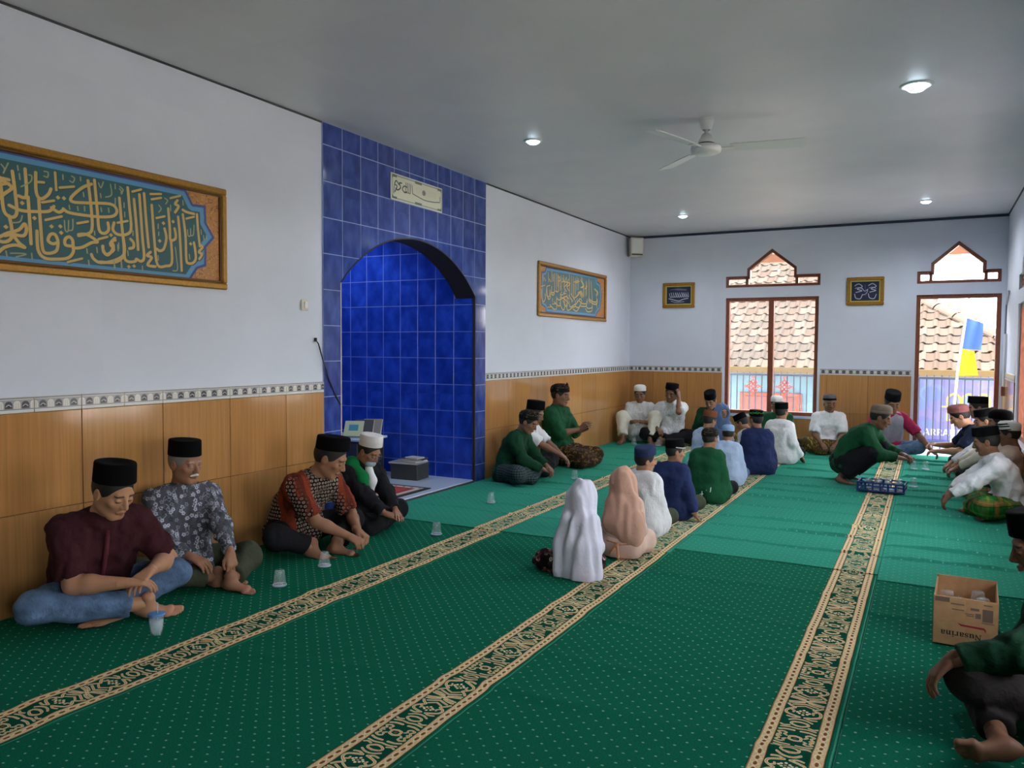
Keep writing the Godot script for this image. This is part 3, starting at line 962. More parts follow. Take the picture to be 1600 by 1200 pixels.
const WIN := [-2.668, -1.392, 0.46, 2.135]
func room() -> void:
	# floor slab and ceiling
	struct("floor", cbox(Vector3(WR - WL + 2 * TH, 0.12, ZF - ZB + 2 * TH), 0.002), M.white_tile, Vector3((WL + WR) * 0.5, -0.06, (ZF + ZB) * 0.5))
	struct("ceiling", cbox(Vector3(WR - WL + 2 * TH, 0.12, ZF - ZB + 2 * TH), 0.002), M.ceiling, Vector3((WL + WR) * 0.5, H + 0.06, (ZF + ZB) * 0.5))
	# long wall with the niche
	var op := arch_outline()
	var poly := PackedVector2Array([Vector2(ZF, 0), Vector2(ZF, H), Vector2(ZB, H), Vector2(ZB, 0)])
	var rev := op.duplicate()
	rev.reverse()
	for q in rev: poly.append(Vector2(q.x, maxf(q.y, 0.0)))
	var wl := struct("wall_left", extrude(poly, Vector3(WL, 0, 0), Vector3(0, 0, 1), Vector3.UP, Vector3(-TH, 0, 0)), M.plaster)
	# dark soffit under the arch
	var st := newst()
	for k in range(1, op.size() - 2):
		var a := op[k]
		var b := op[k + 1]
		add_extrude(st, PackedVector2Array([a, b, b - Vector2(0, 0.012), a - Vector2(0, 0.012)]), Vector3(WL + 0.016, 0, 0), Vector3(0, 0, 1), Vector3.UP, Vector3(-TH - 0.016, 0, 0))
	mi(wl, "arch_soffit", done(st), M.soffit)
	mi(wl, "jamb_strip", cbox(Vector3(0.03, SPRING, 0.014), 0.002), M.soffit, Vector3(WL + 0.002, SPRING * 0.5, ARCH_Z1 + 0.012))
	mi(wl, "jamb_edge", cbox(Vector3(0.02, SPRING, 0.01), 0.002), M.cream_plastic, Vector3(WL + 0.006, SPRING * 0.5, ARCH_Z0 - 0.004))
	# blue tiling round the arch, each tile on its own, cut to the arch
	var gz0 := -4.683
	var gz1 := -7.1745
	var panel := PackedVector2Array([Vector2(gz0, 0), Vector2(gz0, H), Vector2(gz1, H), Vector2(gz1, 0)])
	for q in rev: panel.append(Vector2(q.x, maxf(q.y, 0.0)))
	mi(wl, "tile_joints", extrude(panel, Vector3(WL, 0, 0), Vector3(0, 0, 1), Vector3.UP, Vector3(0.0107, 0, 0)), M.blue_grout)
	for i in 11:
		var a := gz0 - i * 0.2265
		var b := a - 0.2265
		for j in range(-1, 12):
			var y0 := maxf(0.186 + (j - 1) * 0.275, 0.0)
			var y1 := minf(0.186 + j * 0.275, H)
			if y1 - y0 < 0.02: continue
			var r := rect2(b + 0.0025, y0 + 0.0025, a - 0.0025, y1 - 0.0025)
			var cut := Geometry2D.clip_polygons(r, op)
			if cut.size() == 1 and cut[0].size() == 4 and absf(poly_area(cut[0]) - poly_area(r)) < 1e-5:
				tile(wl, "blue_tile", Vector3(0.012, y1 - y0 - 0.005, 0.2215), Vector3(WL + 0.006, (y0 + y1) * 0.5, (a + b) * 0.5), M.blue)
			else:
				for q in cut:
					if poly_area(q) > 0.0004:
						mi(wl, "blue_tile", extrude(q, Vector3(WL, 0, 0), Vector3(0, 0, 1), Vector3.UP, Vector3(0.012, 0, 0)), M.blue[rng.randi() % 3])
	dado(wl, "z", gz0 - 0.0, 0.4, WL, 1.0)
	dado(wl, "z", ZB, gz1, WL, 1.0)
	# the niche behind the arch
	var nb := -6.25
	var nw := struct("wall_niche_side", cbox(Vector3(WL - TH - nb + 0.2, 2.9, 0.12), 0.002), M.niche_grout, Vector3((WL - TH + nb) * 0.5 - 0.1 + 0.1, 1.45, ARCH_Z1 - 0.066))
	mi(nw, "tile_joints", cbox(Vector3(WL - nb - 0.02, SPRING, 0.0127), 0.001), M.niche_grout, Vector3((WL + nb) * 0.5 - 0.01, SPRING * 0.5, ARCH_Z1 + 0.0004) - nw.position)
	mi(nw, "tile_joints", cbox(Vector3(WL - TH - nb - 0.002, 2.8 - SPRING, 0.0127), 0.001), M.niche_grout, Vector3((WL - TH + nb) * 0.5 - 0.001, (2.8 + SPRING) * 0.5, ARCH_Z1 + 0.0004) - nw.position)
	for i in 10:
		var x1 := -4.150 - i * 0.2265
		if i == 9: break
		for j in range(0, 11):
			var y0 := maxf(0.186 + (j - 1) * 0.275, 0.03)
			var y1 := minf(0.186 + j * 0.275, 2.75)
			if y1 - y0 < 0.03: continue
			if i == 0: y1 = minf(y1, SPRING)
			if y1 - y0 < 0.02: continue
			tile(nw, "niche_tile", Vector3(0.2215, y1 - y0 - 0.005, 0.012), Vector3(x1 - 0.11325, (y0 + y1) * 0.5, ARCH_Z1 + 0.002) - nw.position, M.niche)
	struct("wall_niche_back", cbox(Vector3(0.12, 2.9, 2.4), 0.002), M.niche[0], Vector3(nb - 0.06, 1.45, -5.925))
	struct("wall_niche_near", cbox(Vector3(WL - TH - nb, 2.9, 0.12), 0.002), M.niche[0], Vector3((WL - TH + nb) * 0.5, 1.45, ARCH_Z0 + 0.06))
	struct("ceiling_niche", cbox(Vector3(WL - TH - nb + 0.2, 0.1, 2.4), 0.002), M.plaster, Vector3((WL - TH + nb) * 0.5, 2.85, -5.925))
	struct("floor_niche", cbox(Vector3(WL - nb, 0.036, 2.09), 0.003), M.white_tile, Vector3((WL + nb) * 0.5 - 0.004, 0.018, -5.925))
	struct("trim_niche_edge", cbox(Vector3(0.02, 0.03, 2.09), 0.003), M.dark_trim, Vector3(WL + 0.012, 0.015, -5.925))
	# end wall with window and door
	var wh := rect2(WIN[0], WIN[2], WIN[1], WIN[3])
	var wt := transom_poly(-2.672, -1.378, 2.285, 2.447, -2.374, -1.692, 2.553, 2.823)
	var dh := rect2(-0.19, -0.05, 0.766, 2.117)
	var dt := transom_poly(-0.19, 0.755, 2.263, 2.424, -0.031, 0.590, 2.529, 2.800)
	var wb := struct("wall_back", wall_mesh([wh, wt, dh, dt], [-2.03, 0.285], WL - TH, WR + TH, Vector3(0, 0, ZB), Vector3(1, 0, 0), Vector3(0, 0, -TH)), M.plaster)
	window_unit("window_1", wh, wt, -2.374, -1.692, 2.447, Vector3(0, 0, ZB), Vector3(1, 0, 0), Vector3(0, 0, 1))
	window_unit("door_1", dh, dt, -0.031, 0.590, 2.424, Vector3(0, 0, ZB), Vector3(1, 0, 0), Vector3(0, 0, 1), true)
	dado(wb, "x", WL, WIN[0] - 0.035, ZB, 1.0)
	dado(wb, "x", WIN[1] + 0.035, -0.225, ZB, 1.0)
	dado(wb, "x", WIN[0] - 0.035, WIN[1] + 0.035, ZB, 1.0, 0.425, false)
	# wall with the side windows
	var holes := []
	var cuts := []
	for z in [-9.45, -6.4, -3.35, -0.3]:
		var h2 := rect2(z - 0.64, 0.46, z + 0.64, 1.90)
		var t2 := transom_poly(z - 0.645, z + 0.645, 2.05, 2.21, z - 0.34, z + 0.34, 2.31, 2.58)
		holes.append(h2); holes.append(t2); cuts.append(z)
	var wr := struct("wall_right", wall_mesh(holes, cuts, ZB - TH, ZF + TH, Vector3(WR, 0, 0), Vector3(0, 0, 1), Vector3(TH, 0, 0)), M.plaster)
	for k in 4:
		window_unit("window_%d" % (k + 2), holes[k * 2], holes[k * 2 + 1], 0, 0, 2.21, Vector3(WR, 0, 0), Vector3(0, 0, 1), Vector3(-1, 0, 0))
	var z0 := ZB
	for z in [-9.45, -6.4, -3.35, -0.3]:
		dado(wr, "z", z0, z - 0.68, WR, -1.0)
		dado(wr, "z", z - 0.68, z + 0.68, WR, -1.0, 0.425, false)
		z0 = z + 0.68
	dado(wr, "z", z0, 0.9, WR, -1.0)
	struct("wall_front", cbox(Vector3(WR - WL + 2 * TH, H, TH), 0.002), M.plaster, Vector3((WL + WR) * 0.5, H * 0.5, ZF + TH * 0.5))
	# shadow-gap strips under the ceiling
	struct("trim_1", cbox(Vector3(0.01, 0.012, gz0 * -1.0 + ZF), 0.001), M.dark_trim, Vector3(WL + 0.005, H - 0.006, (ZF + gz0) * 0.5))
	struct("trim_2", cbox(Vector3(0.01, 0.014, gz1 - ZB), 0.001), M.dark_trim, Vector3(WL + 0.005, H - 0.007, (gz1 + ZB) * 0.5))
	struct("trim_3", cbox(Vector3(WR - WL, 0.034, 0.012), 0.001), M.navy_trim, Vector3((WL + WR) * 0.5, H - 0.017, ZB + 0.006))
	struct("trim_4", cbox(Vector3(0.01, 0.02, ZF - ZB), 0.001), M.navy_trim, Vector3(WR - 0.005, H - 0.01, (ZF + ZB) * 0.5))

func poly_area(p: PackedVector2Array) -> float:
	var a := 0.0
	for k in p.size(): a += p[k].cross(p[(k + 1) % p.size()])
	return absf(a) * 0.5

# ---------------------------------------------------------------- carpets
func carpet(x0: float, x1: float, za: float, zb: float, u0: float, u1: float, top: float, m: Material, ridges: Array, seed_: int, label: String) -> void:
	var n := noise(seed_, 1.0, 3)
	var nx := 18
	var nz := int((za - zb) / (0.009 if zb < -6.0 else 0.022))
	var v := PackedVector3Array()
	var uv := PackedVector2Array()
	var idx := PackedInt32Array()
	for j in nz + 1:
		var z := lerpf(za, zb, float(j) / nz)
		for i in nx + 1:
			var x := lerpf(x0, x1, float(i) / nx)
			var y := top + 0.004 * n.get_noise_2d(x * 1.2, z * 2.6) + 0.0016 * n.get_noise_2d(x * 5.0 + 9.0, z * 9.0)
			for r in ridges:
				var zc: float = r[0] + r[3] * (x - x0) + 0.03 * n.get_noise_2d(x * 1.4 + 50.0, r[0] * 9.0)
				var d: float = (z - zc) / r[1]
				var fade: float = clampf(0.75 + 1.1 * n.get_noise_2d(x * 1.1 + r[0] * 7.0, 33.0), 0.35, 1.0)
				if d > 0.0: d *= 1.9      # steeper on the side of the near carpets
				if absf(d) < 3.0: y += r[2] * fade * exp(-d * d)
			if i == 0 or i == nx: y = minf(y, top + 0.004)
			v.append(Vector3(x, y, z))
			uv.append(Vector2(lerpf(u0, u1, float(i) / nx), -z / 0.648))
	for j in nz:
		for i in nx:
			var a := j * (nx + 1) + i
			idx.append_array(PackedInt32Array([a, a + nx + 1, a + 1, a + 1, a + nx + 1, a + nx + 2]))
	# cut edges down to the floor
	var row := nx + 1
	var rim := []
	for i in nx + 1: rim.append(i)
	for j in range(1, nz + 1): rim.append(j * row + nx)
	for i in range(nx - 1, -1, -1): rim.append(nz * row + i)
	for j in range(nz - 1, 0, -1): rim.append(j * row)
	var base := v.size()
	for k in rim:
		v.append(v[k]); uv.append(uv[k])
		v.append(Vector3(v[k].x, 0.0, v[k].z)); uv.append(uv[k])
	for k in rim.size():
		var a := base + 2 * k
		var b := base + 2 * ((k + 1) % rim.size())
		idx.append_array(PackedInt32Array([a, b, a + 1, b, b + 1, a + 1]))
	var nn := normals_of(v, idx)
	if nn[row * 3 + 3].y < 0.0:
		for k in range(0, idx.size(), 3):
			var t := idx[k]
			idx[k] = idx[k + 1]; idx[k + 1] = t
		nn = normals_of(v, idx)
	var arr := []
	arr.resize(Mesh.ARRAY_MAX)
	arr[Mesh.ARRAY_VERTEX] = v
	arr[Mesh.ARRAY_NORMAL] = nn
	arr[Mesh.ARRAY_TEX_UV] = uv
	arr[Mesh.ARRAY_INDEX] = idx
	var me := ArrayMesh.new()
	me.add_surface_from_arrays(Mesh.PRIMITIVE_TRIANGLES, arr)
	tag(mi(self, "carpet_roll", me, m), label, "carpet", "green carpet rolls")

func carpets() -> void:
	var ms := []
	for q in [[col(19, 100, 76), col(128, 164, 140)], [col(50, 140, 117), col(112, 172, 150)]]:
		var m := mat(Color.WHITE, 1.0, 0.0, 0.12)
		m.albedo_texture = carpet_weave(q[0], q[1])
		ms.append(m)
	var edges := [-4.10, -2.805, -1.53, -0.254, 0.80]
	var where := ["beside the blue niche wall", "second from the blue niche wall", "second from the side windows", "beside the side windows"]
	var near_r := [[[-1.9, 0.12, 0.010, 0.1], [-3.6, 0.10, 0.010, 0.25]], [[-2.5, 0.06, 0.012, -0.22], [-3.7, 0.1, 0.010, -0.1], [-4.4, 0.08, 0.010, 0.06]],
		[[-2.1, 0.06, 0.012, 0.05], [-2.75, 0.05, 0.012, -0.05], [-3.2, 0.05, 0.011, 0.04], [-3.7, 0.05, 0.012, -0.04], [-4.15, 0.05, 0.010, 0.05], [-4.7, 0.06, 0.010, -0.04]], [[-2.4, 0.06, 0.010, 0.1], [-3.1, 0.05, 0.010, -0.06], [-3.8, 0.05, 0.010, 0.05], [-4.5, 0.06, 0.010, 0.0]]]
	for k in 4:
		var u0 := 0.0
		var u1: float = 1.0 if k < 3 else (edges[4] - edges[3]) / 1.275
		var far := []
		var z := -5.75
		while z > -11.2:
			far.append([z, rng.randf_range(0.016, 0.024), rng.randf_range(0.022, 0.034) * (1.0 if k > 1 else 0.4), rng.randf_range(-0.06, 0.03)])
			z -= rng.randf_range(0.34, 0.62)
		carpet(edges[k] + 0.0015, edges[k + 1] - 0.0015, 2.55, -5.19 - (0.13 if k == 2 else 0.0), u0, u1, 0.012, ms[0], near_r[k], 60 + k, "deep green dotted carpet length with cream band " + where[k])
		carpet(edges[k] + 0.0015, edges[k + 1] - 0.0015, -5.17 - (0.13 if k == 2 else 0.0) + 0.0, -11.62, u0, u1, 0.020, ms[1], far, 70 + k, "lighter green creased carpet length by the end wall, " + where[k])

# ---------------------------------------------------------------- things on walls and ceiling
func frame(called: String, label: String, at: Vector3, w: float, h: float, rail: float, turn: float, tex: Texture2D, slim := false) -> void:
	# built facing +z, then turned
	var t := thing(called, label, "picture", at, turn)
	for s in [-1, 1]:
		mi(t, "rail", cbox(Vector3(w, rail, 0.03), 0.008), M.gold, Vector3(0, s * (h - rail) * 0.5, 0.015))
		mi(t, "rail", cbox(Vector3(rail, h - 2 * rail, 0.03), 0.008), M.gold, Vector3(s * (w - rail) * 0.5, 0, 0.015))
		var r2 := rail * 0.35
		var mm: Material = M.gold_pale if slim else M.gold_dark
		mi(t, "inner_rail", cbox(Vector3(w - 2 * rail, r2, 0.018), 0.003), mm, Vector3(0, s * (h * 0.5 - rail - r2 * 0.5), 0.012))
		mi(t, "inner_rail", cbox(Vector3(r2, h - 2 * rail - 2 * r2, 0.018), 0.003), mm, Vector3(s * (w * 0.5 - rail - r2 * 0.5), 0, 0.012))
	mi(t, "backing", cbox(Vector3(w - rail, h - rail, 0.008), 0.001), M.cardboard, Vector3(0, 0, 0.004))
	var m := mat(Color.WHITE, 0.5)
	m.albedo_texture = tex
	m.texture_repeat = false
	mi(t, "print", picture_quad(Vector3(0, 0, 0.0095), Vector3((w - 2 * rail) * 0.5, 0, 0), Vector3(0, (h - 2 * rail) * 0.5, 0)), m)

func downlight(at: Vector3, label: String, big := 1.0) -> void:
	var t := thing("ceiling_light", label, "lamp", at, 0.0, "recessed ceiling lights")
	var r := 0.075 * big
	mi(t, "ring", lathe([Vector2(r * 0.72, -0.004), Vector2(r * 0.78, -0.010), Vector2(r * 0.95, -0.008), Vector2(r, 0.0)], 28), M.white_plastic)
	var em := mat(col(230, 244, 255), 0.4)
	em.emission_enabled = true
	em.emission = col(214, 238, 255)
	em.emission_energy_multiplier = 6.0
	mi(t, "bulb", lathe([Vector2(0.0, -0.030 * big), Vector2(r * 0.42, -0.026 * big), Vector2(r * 0.66, -0.014), Vector2(r * 0.72, -0.002), Vector2(0.0, 0.0)], 24), em)
	var l := SpotLight3D.new()
	l.name = "bulb_light"
	t.add_child(l)
	l.position = Vector3(0, -0.045 * big, 0)
	l.rotation.x = -PI / 2
	l.spot_angle = 82.0
	l.spot_angle_attenuation = 0.6
	l.light_color = col(236, 246, 255)
	l.light_energy = LAMP_E * big
	l.light_size = 0.06
	l.spot_range = 30.0
	l.spot_attenuation = 2.0
	l.shadow_enabled = true

const LAMP_E := 0.5

func wall_things() -> void:
	frame("calligraphy_picture", "long gold-framed calligraphy panel, teal with large golden letters, beside the light switch", Vector3(WL + 0.0, 2.0945, -2.64), 2.2, 0.655, 0.042, PI / 2, calligraphy_large(false))
	frame("calligraphy_picture", "long gold-framed calligraphy panel with dense small lettering, between the blue niche and the far corner", Vector3(WL + 0.0, 2.1, -9.51), 2.2, 0.655, 0.042, PI / 2, calligraphy_large(true))
	frame("calligraphy_picture", "small gold-framed navy calligraphy picture between the corner loudspeaker and the window", Vector3(-3.365, 2.194, ZB), 0.489, 0.374, 0.045, 0.0, calligraphy_small(0), true)
	frame("calligraphy_picture", "small gold-framed navy calligraphy picture between the window and the open door", Vector3(-0.808, 2.184, ZB), 0.462, 0.378, 0.045, 0.0, calligraphy_small(1), true)
	# plaque over the arch
	var t := thing("calligraphy_plaque", "white plaque with black lettering on the blue tiles above the arch", "plaque", Vector3(WL + 0.012, 2.775, -5.925), PI / 2)
	mi(t, "plate", cbox(Vector3(0.80, 0.228, 0.012), 0.003), M.white_plastic, Vector3(0, 0, 0.006))
	var pm := mat(Color.WHITE, 0.35)
	pm.albedo_texture = plaque_print()
	pm.texture_repeat = false
	mi(t, "print", picture_quad(Vector3(0, 0, 0.0126), Vector3(0.393, 0, 0), Vector3(0, 0.108, 0)), pm)
	# switch and cable
	t = thing("light_switch", "white light switch on the plain wall beside the blue tiles", "switch", Vector3(WL, 1.706, -4.483), PI / 2)
	mi(t, "plate", cbox(Vector3(0.075, 0.082, 0.012), 0.004), M.cream_plastic, Vector3(0, 0, 0.006))
	mi(t, "rocker", cbox(Vector3(0.036, 0.05, 0.01), 0.003), M.white_plastic, Vector3(0.008, 0, 0.014))
	t = thing("cable", "thin black cable hanging from the wall edge into the blue niche", "cable", Vector3(WL, 0, 0))
	mi(t, "wire", tube([Vector3(0.012, 1.445, -4.597), Vector3(0.02, 1.42, -4.615), Vector3(0.022, 1.30, -4.66), Vector3(0.02, 1.15, -4.73), Vector3(0.018, 1.02, -4.81), Vector3(0.016, 0.94, -4.872)], 0.005), M.black)
	mi(t, "plug", cbox(Vector3(0.02, 0.03, 0.02), 0.004), M.black, Vector3(0.01, 1.45, -4.595))
	# loudspeaker in the corner
	t = thing("loudspeaker", "small cream wall loudspeaker high in the corner", "speaker", Vector3(-4.02, 2.925, -11.53), deg_to_rad(40))
	mi(t, "cabinet", extrude(PackedVector2Array([Vector2(-0.10, -0.11), Vector2(0.10, -0.11), Vector2(0.07, 0.08), Vector2(-0.07, 0.08)]), Vector3(0, -0.135, 0), Vector3(1, 0, 0), Vector3(0, 0, -1), Vector3(0, 0.27, 0)), M.cream_plastic)
	mi(t, "grille", cbox(Vector3(0.17, 0.22, 0.008), 0.003), M.white_plastic, Vector3(0, 0.008, 0.113))
	mi(t, "badge_strip", cbox(Vector3(0.17, 0.018, 0.009), 0.003), M.dark_trim, Vector3(0, -0.115, 0.113))
	mi(t, "bracket", cbox(Vector3(0.03, 0.06, 0.05), 0.004), M.black, Vector3(-0.02, 0.09, -0.08))
	# conduit by the door
	t = thing("conduit", "grey conduit with a junction box between the open door and the side windows", "pipe", Vector3(WR, 0, -11.4))
	mi(t, "pipe", tube([Vector3(-0.02, 0.95, 0.0), Vector3(-0.02, 1.55, 0.0), Vector3(-0.02, 1.95, 0.05), Vector3(-0.02, 2.1, 0.35)], 0.012), M.steel)
	mi(t, "pipe", tube([Vector3(-0.02, 0.95, 0.06), Vector3(-0.02, 1.6, 0.06)], 0.016), M.white_plastic)
	mi(t, "junction_box", cbox(Vector3(0.05, 0.12, 0.09), 0.006), M.wood, Vector3(-0.025, 0.9, 0.03))
	# ceiling fan
	t = thing("ceiling_fan", "white three-bladed ceiling fan in the middle of the ceiling", "fan", Vector3(-1.518, H, -5.918), deg_to_rad(4))
	mi(t, "canopy", lathe([Vector2(0.028, -0.085), Vector2(0.040, -0.075), Vector2(0.052, -0.02), Vector2(0.054, 0.0)], 24), M.white_plastic)
	mi(t, "rod", tube([Vector3(0, -0.03, 0), Vector3(0, -0.16, 0)], 0.014), M.white_plastic)
	mi(t, "collar", lathe([Vector2(0.0, -0.185), Vector2(0.058, -0.182), Vector2(0.056, -0.16), Vector2(0.030, -0.115), Vector2(0.016, -0.11)], 24), M.white_plastic)
	mi(t, "motor_gap", lathe([Vector2(0.062, -0.196), Vector2(0.062, -0.184)], 24), M.black)
	mi(t, "motor", lathe([Vector2(0.0, -0.262), Vector2(0.085, -0.260), Vector2(0.108, -0.248), Vector2(0.113, -0.225), Vector2(0.108, -0.205), Vector2(0.075, -0.194), Vector2(0.0, -0.192)], 32), M.white_plastic)
	for k in 3:
		var a := deg_to_rad(8.0 + 120.0 * k)
		var d := Vector3(cos(a), 0, -sin(a))
		var s := Vector3(d.z, 0, -d.x)
		var st := newst()
		add_extrude(st, PackedVector2Array([Vector2(0.09, -0.03), Vector2(0.20, -0.022), Vector2(0.20, 0.022), Vector2(0.09, 0.03)]), Vector3(0, -0.228, 0), d, s + Vector3(0, -0.06, 0), Vector3(0, 0.006, 0))
		var arm := mi(t, "blade_arm", done(st), M.white_plastic)
		var s2 := newst()
		add_extrude(s2, PackedVector2Array([Vector2(0.17, -0.05), Vector2(0.45, -0.065), Vector2(0.68, -0.07), Vector2(0.70, -0.05), Vector2(0.70, 0.05), Vector2(0.68, 0.07), Vector2(0.45, 0.065), Vector2(0.17, 0.05)]), Vector3(0, -0.222, 0), d, s + Vector3(0, -0.2, 0), Vector3(0, 0.005, 0))
		mi(t, "blade", done(s2), M.white_plastic)
	downlight(Vector3(-2.949, H, -5.91), "lit ceiling lamp over the men by the blue niche")
	downlight(Vector3(-0.13, H, -5.789), "large lit ceiling lamp beside the fan on the side of the windows", 1.35)
	downlight(Vector3(-2.867, H, -10.071), "lit ceiling lamp near the corner loudspeaker")
	downlight(Vector3(-0.099, H, -10.293), "lit ceiling lamp in front of the open door")
	downlight(Vector3(-5.5, 2.80, -6.25), "lit lamp hidden in the ceiling of the blue niche", 0.8)

# ---------------------------------------------------------------- small things on the floor
var cup_mesh: ArrayMesh
func cup(at: Vector3, label: String, group := "upturned plastic cups on the carpet", upright := false) -> void:
	var t := thing("plastic_cup", label, "cup", at, 0.0, group)
	if upright:
		mi(t, "wall", lathe([Vector2(0.024, 0.002), Vector2(0.026, 0.0), Vector2(0.029, 0.03), Vector2(0.037, 0.10), Vector2(0.039, 0.102)], 24), M.cup)
		mi(t, "water", lathe([Vector2(0.0, 0.003), Vector2(0.0245, 0.003), Vector2(0.033, 0.075), Vector2(0.0, 0.075)], 24), M.water)
		mi(t, "lid", lathe([Vector2(0.0385, 0.096), Vector2(0.0405, 0.097), Vector2(0.0405, 0.104), Vector2(0.038, 0.105), Vector2(0.0, 0.105)], 24), M.cup_lid)
		mi(t, "straw", tube([Vector3(0.004, 0.03, 0), Vector3(0.006, 0.14, -0.004), Vector3(0.002, 0.155, -0.006)], 0.0028), M.cup_film)
	else:
		mi(t, "wall", lathe([Vector2(0.041, 0.0), Vector2(0.041, 0.006), Vector2(0.037, 0.009), Vector2(0.0345, 0.03), Vector2(0.031, 0.06), Vector2(0.0275, 0.088), Vector2(0.025, 0.094), Vector2(0.0, 0.092)], 24), M.cup)
		mi(t, "rim_film", lathe([Vector2(0.0, 0.004), Vector2(0.040, 0.004), Vector2(0.0415, 0.002), Vector2(0.0415, 0.010), Vector2(0.039, 0.011)], 24), M.cup_film)

func small_things() -> void:
	var y := 0.017
	cup(Vector3(-3.24, y, -2.494), "clear cup of water with a blue lid and straw in front of the jeans", "", true)
	var cups := [[-3.288, -3.352, "in front of the olive trousers"], [-3.339, -3.791, "in front of the bare feet beside the batik shirt"], [-3.189, -4.839, "in front of the white-capped man with the green scarf"], [-3.409, -6.044, "standing alone before the blue niche"],
		[-3.271, -7.589, "in front of the green-shirted men by the tiled wall"], [-3.72, -10.75, "in front of the boy in white in the corner"], [-3.36, -10.75, "in front of the man resting his head on his hand"], [-1.178, -11.0, "in front of the old man under the window wall"],
		[-0.148, -10.2, "beside another cup near the door"], [-0.123, -8.831, "beside the blue tray of cups"], [-0.023, -10.208, "by the reaching hands near the door"]]
	for c in cups: cup(Vector3(c[0], 0.025 if c[1] < -5.2 else y, c[1]), "small clear upturned plastic cup " + c[2])
	# carton
	var t := thing("cardboard_box", "open cardboard carton with upside-down black lettering standing on the carpet", "box", Vector3(0.18, 0.020, -4.36), deg_to_rad(-2.5))
	var bw := 0.262
	var bd := 0.36
	var bh := 0.228
	var th := 0.006
	var fp := mi(t, "front_panel", cbox(Vector3(bw, bh, th), 0.002), M.cardboard, Vector3(0, bh / 2, bd / 2))
	mi(t, "back_panel", cbox(Vector3(bw, bh + 0.01, th), 0.002), M.cardboard, Vector3(0, bh / 2 + 0.005, -bd / 2))
	var blue := mat(col(58, 78, 112), 0.8)
	for s in [-1, 1]:
		mi(t, "side_panel", cbox(Vector3(th, bh, bd - th), 0.002), M.cardboard, Vector3(s * (bw - th) / 2, bh / 2, 0))
		mi(t, "side_print", cbox(Vector3(0.001, bh - 0.03, bd - 0.02), 0.0003), blue, Vector3(s * (bw / 2 + 0.0008), bh / 2, 0))
	mi(t, "bottom_panel", cbox(Vector3(bw - th * 2, th, bd - th), 0.002), M.cardboard, Vector3(0, th / 2 + 0.001, 0))
	var ink := mat(col(40, 34, 34), 0.8)
	var tm := TextMesh.new()
	var f := SystemFont.new()
	f.font_names = PackedStringArray(["Droid Serif"])
	f.font_weight = 700
	tm.font = f
	tm.text = "Nusarina"
	tm.font_size = 64
	tm.pixel_size = 0.00056
	tm.depth = 0.0006
	mi(fp, "lettering", tm, ink, Vector3(-0.016, 0.056 - bh / 2, th / 2 + 0.0006), Vector3(0, 0, PI))
	var red := mat(col(150, 28, 34), 0.7)
	mi(fp, "red_swash", extrude(PackedVector2Array([Vector2(-0.03, 0.118), Vector2(-0.018, 0.106), Vector2(0.03, 0.104), Vector2(0.075, 0.102), Vector2(0.083, 0.090), Vector2(0.084, 0.104), Vector2(0.076, 0.112), Vector2(0.03, 0.113), Vector2(-0.012, 0.114)]), Vector3(0, -0.008 - bh / 2, th / 2), Vector3.RIGHT, Vector3.UP, Vector3(0, 0, 0.0008)), red)
	for q in [[-0.125, 0.245, 0.06, 0.022], [-0.06, 0.235, 0.055, 0.006], [-0.055, 0.205, 0.05, 0.005], [0.0, 0.19, 0.035, 0.004], [0.005, 0.18, 0.03, 0.004], [0.04, 0.175, 0.022, 0.024], [0.02, 0.215, 0.035, 0.012], [0.072, 0.250, 0.034, 0.005], [0.068, 0.165, 0.042, 0.058], [0.066, 0.150, 0.05, 0.004]]:
		mi(fp, "small_print", cbox(Vector3(q[2], q[3], 0.0008), 0.0002), mat(col(112, 92, 80), 0.8), Vector3(q[0] + q[2] / 2, (q[1] + q[3] / 2) * 0.83 - bh / 2, th / 2 + 0.0004))
	for q in [[0.05, -0.06, 0.112], [0.07, 0.03, 0.106], [-0.03, 0.08, 0.106], [-0.08, -0.02, 0.106]]:
		cup(t.position + Vector3(q[0], q[2], q[1]).rotated(Vector3.UP, t.rotation.y), "clear plastic cup inside the open carton", "cups inside the carton")
	for q in [[0.05, -0.06], [0.07, 0.03], [-0.03, 0.08], [-0.08, -0.02]]:
		cup(t.position + Vector3(q[0], 0.012, q[1]).rotated(Vector3.UP, t.rotation.y), "clear plastic cup inside the open carton", "cups inside the carton")
	cup(Vector3(0.275, y, -3.86), "small clear upturned plastic cup between the carton and the green sleeve")
	# blue crate of cups
	t = thing("plastic_crate", "low blue plastic tray crate holding cups beside the squatting man", "crate", Vector3(-0.39, 0.03, -8.42), deg_to_rad(-3))
	var bl := mat(col(24, 52, 110), 0.35)
	mi(t, "bottom", cbox(Vector3(0.40, 0.008, 0.26), 0.003), bl, Vector3(0, 0.004, 0))
	for s in [-1, 1]:
		for hy in [0.012, 0.058, 0.088]:
			mi(t, "rail", cbox(Vector3(0.42, 0.014, 0.01), 0.004), bl, Vector3(0, hy, s * 0.13))
			mi(t, "rail", cbox(Vector3(0.01, 0.014, 0.27), 0.004), bl, Vector3(s * 0.205, hy, 0))
		for k in 7: mi(t, "slat", cbox(Vector3(0.02, 0.085, 0.007), 0.003), bl, Vector3(-0.2 + k * 0.4 / 6.0, 0.045, s * 0.13))
		for k in 4: mi(t, "slat", cbox(Vector3(0.007, 0.085, 0.02), 0.003), bl, Vector3(s * 0.205, 0.045, -0.10 + k * 0.2 / 3.0))
	for i in 4:
		for j in 2:
			if i == 0 and j == 1: continue
			cup(t.position + Vector3(-0.13 + i * 0.092, 0.012 + 0.012 * ((i + j) % 2), -0.055 + j * 0.1), "clear plastic cup packed in the blue tray crate", "cups in the blue crate")
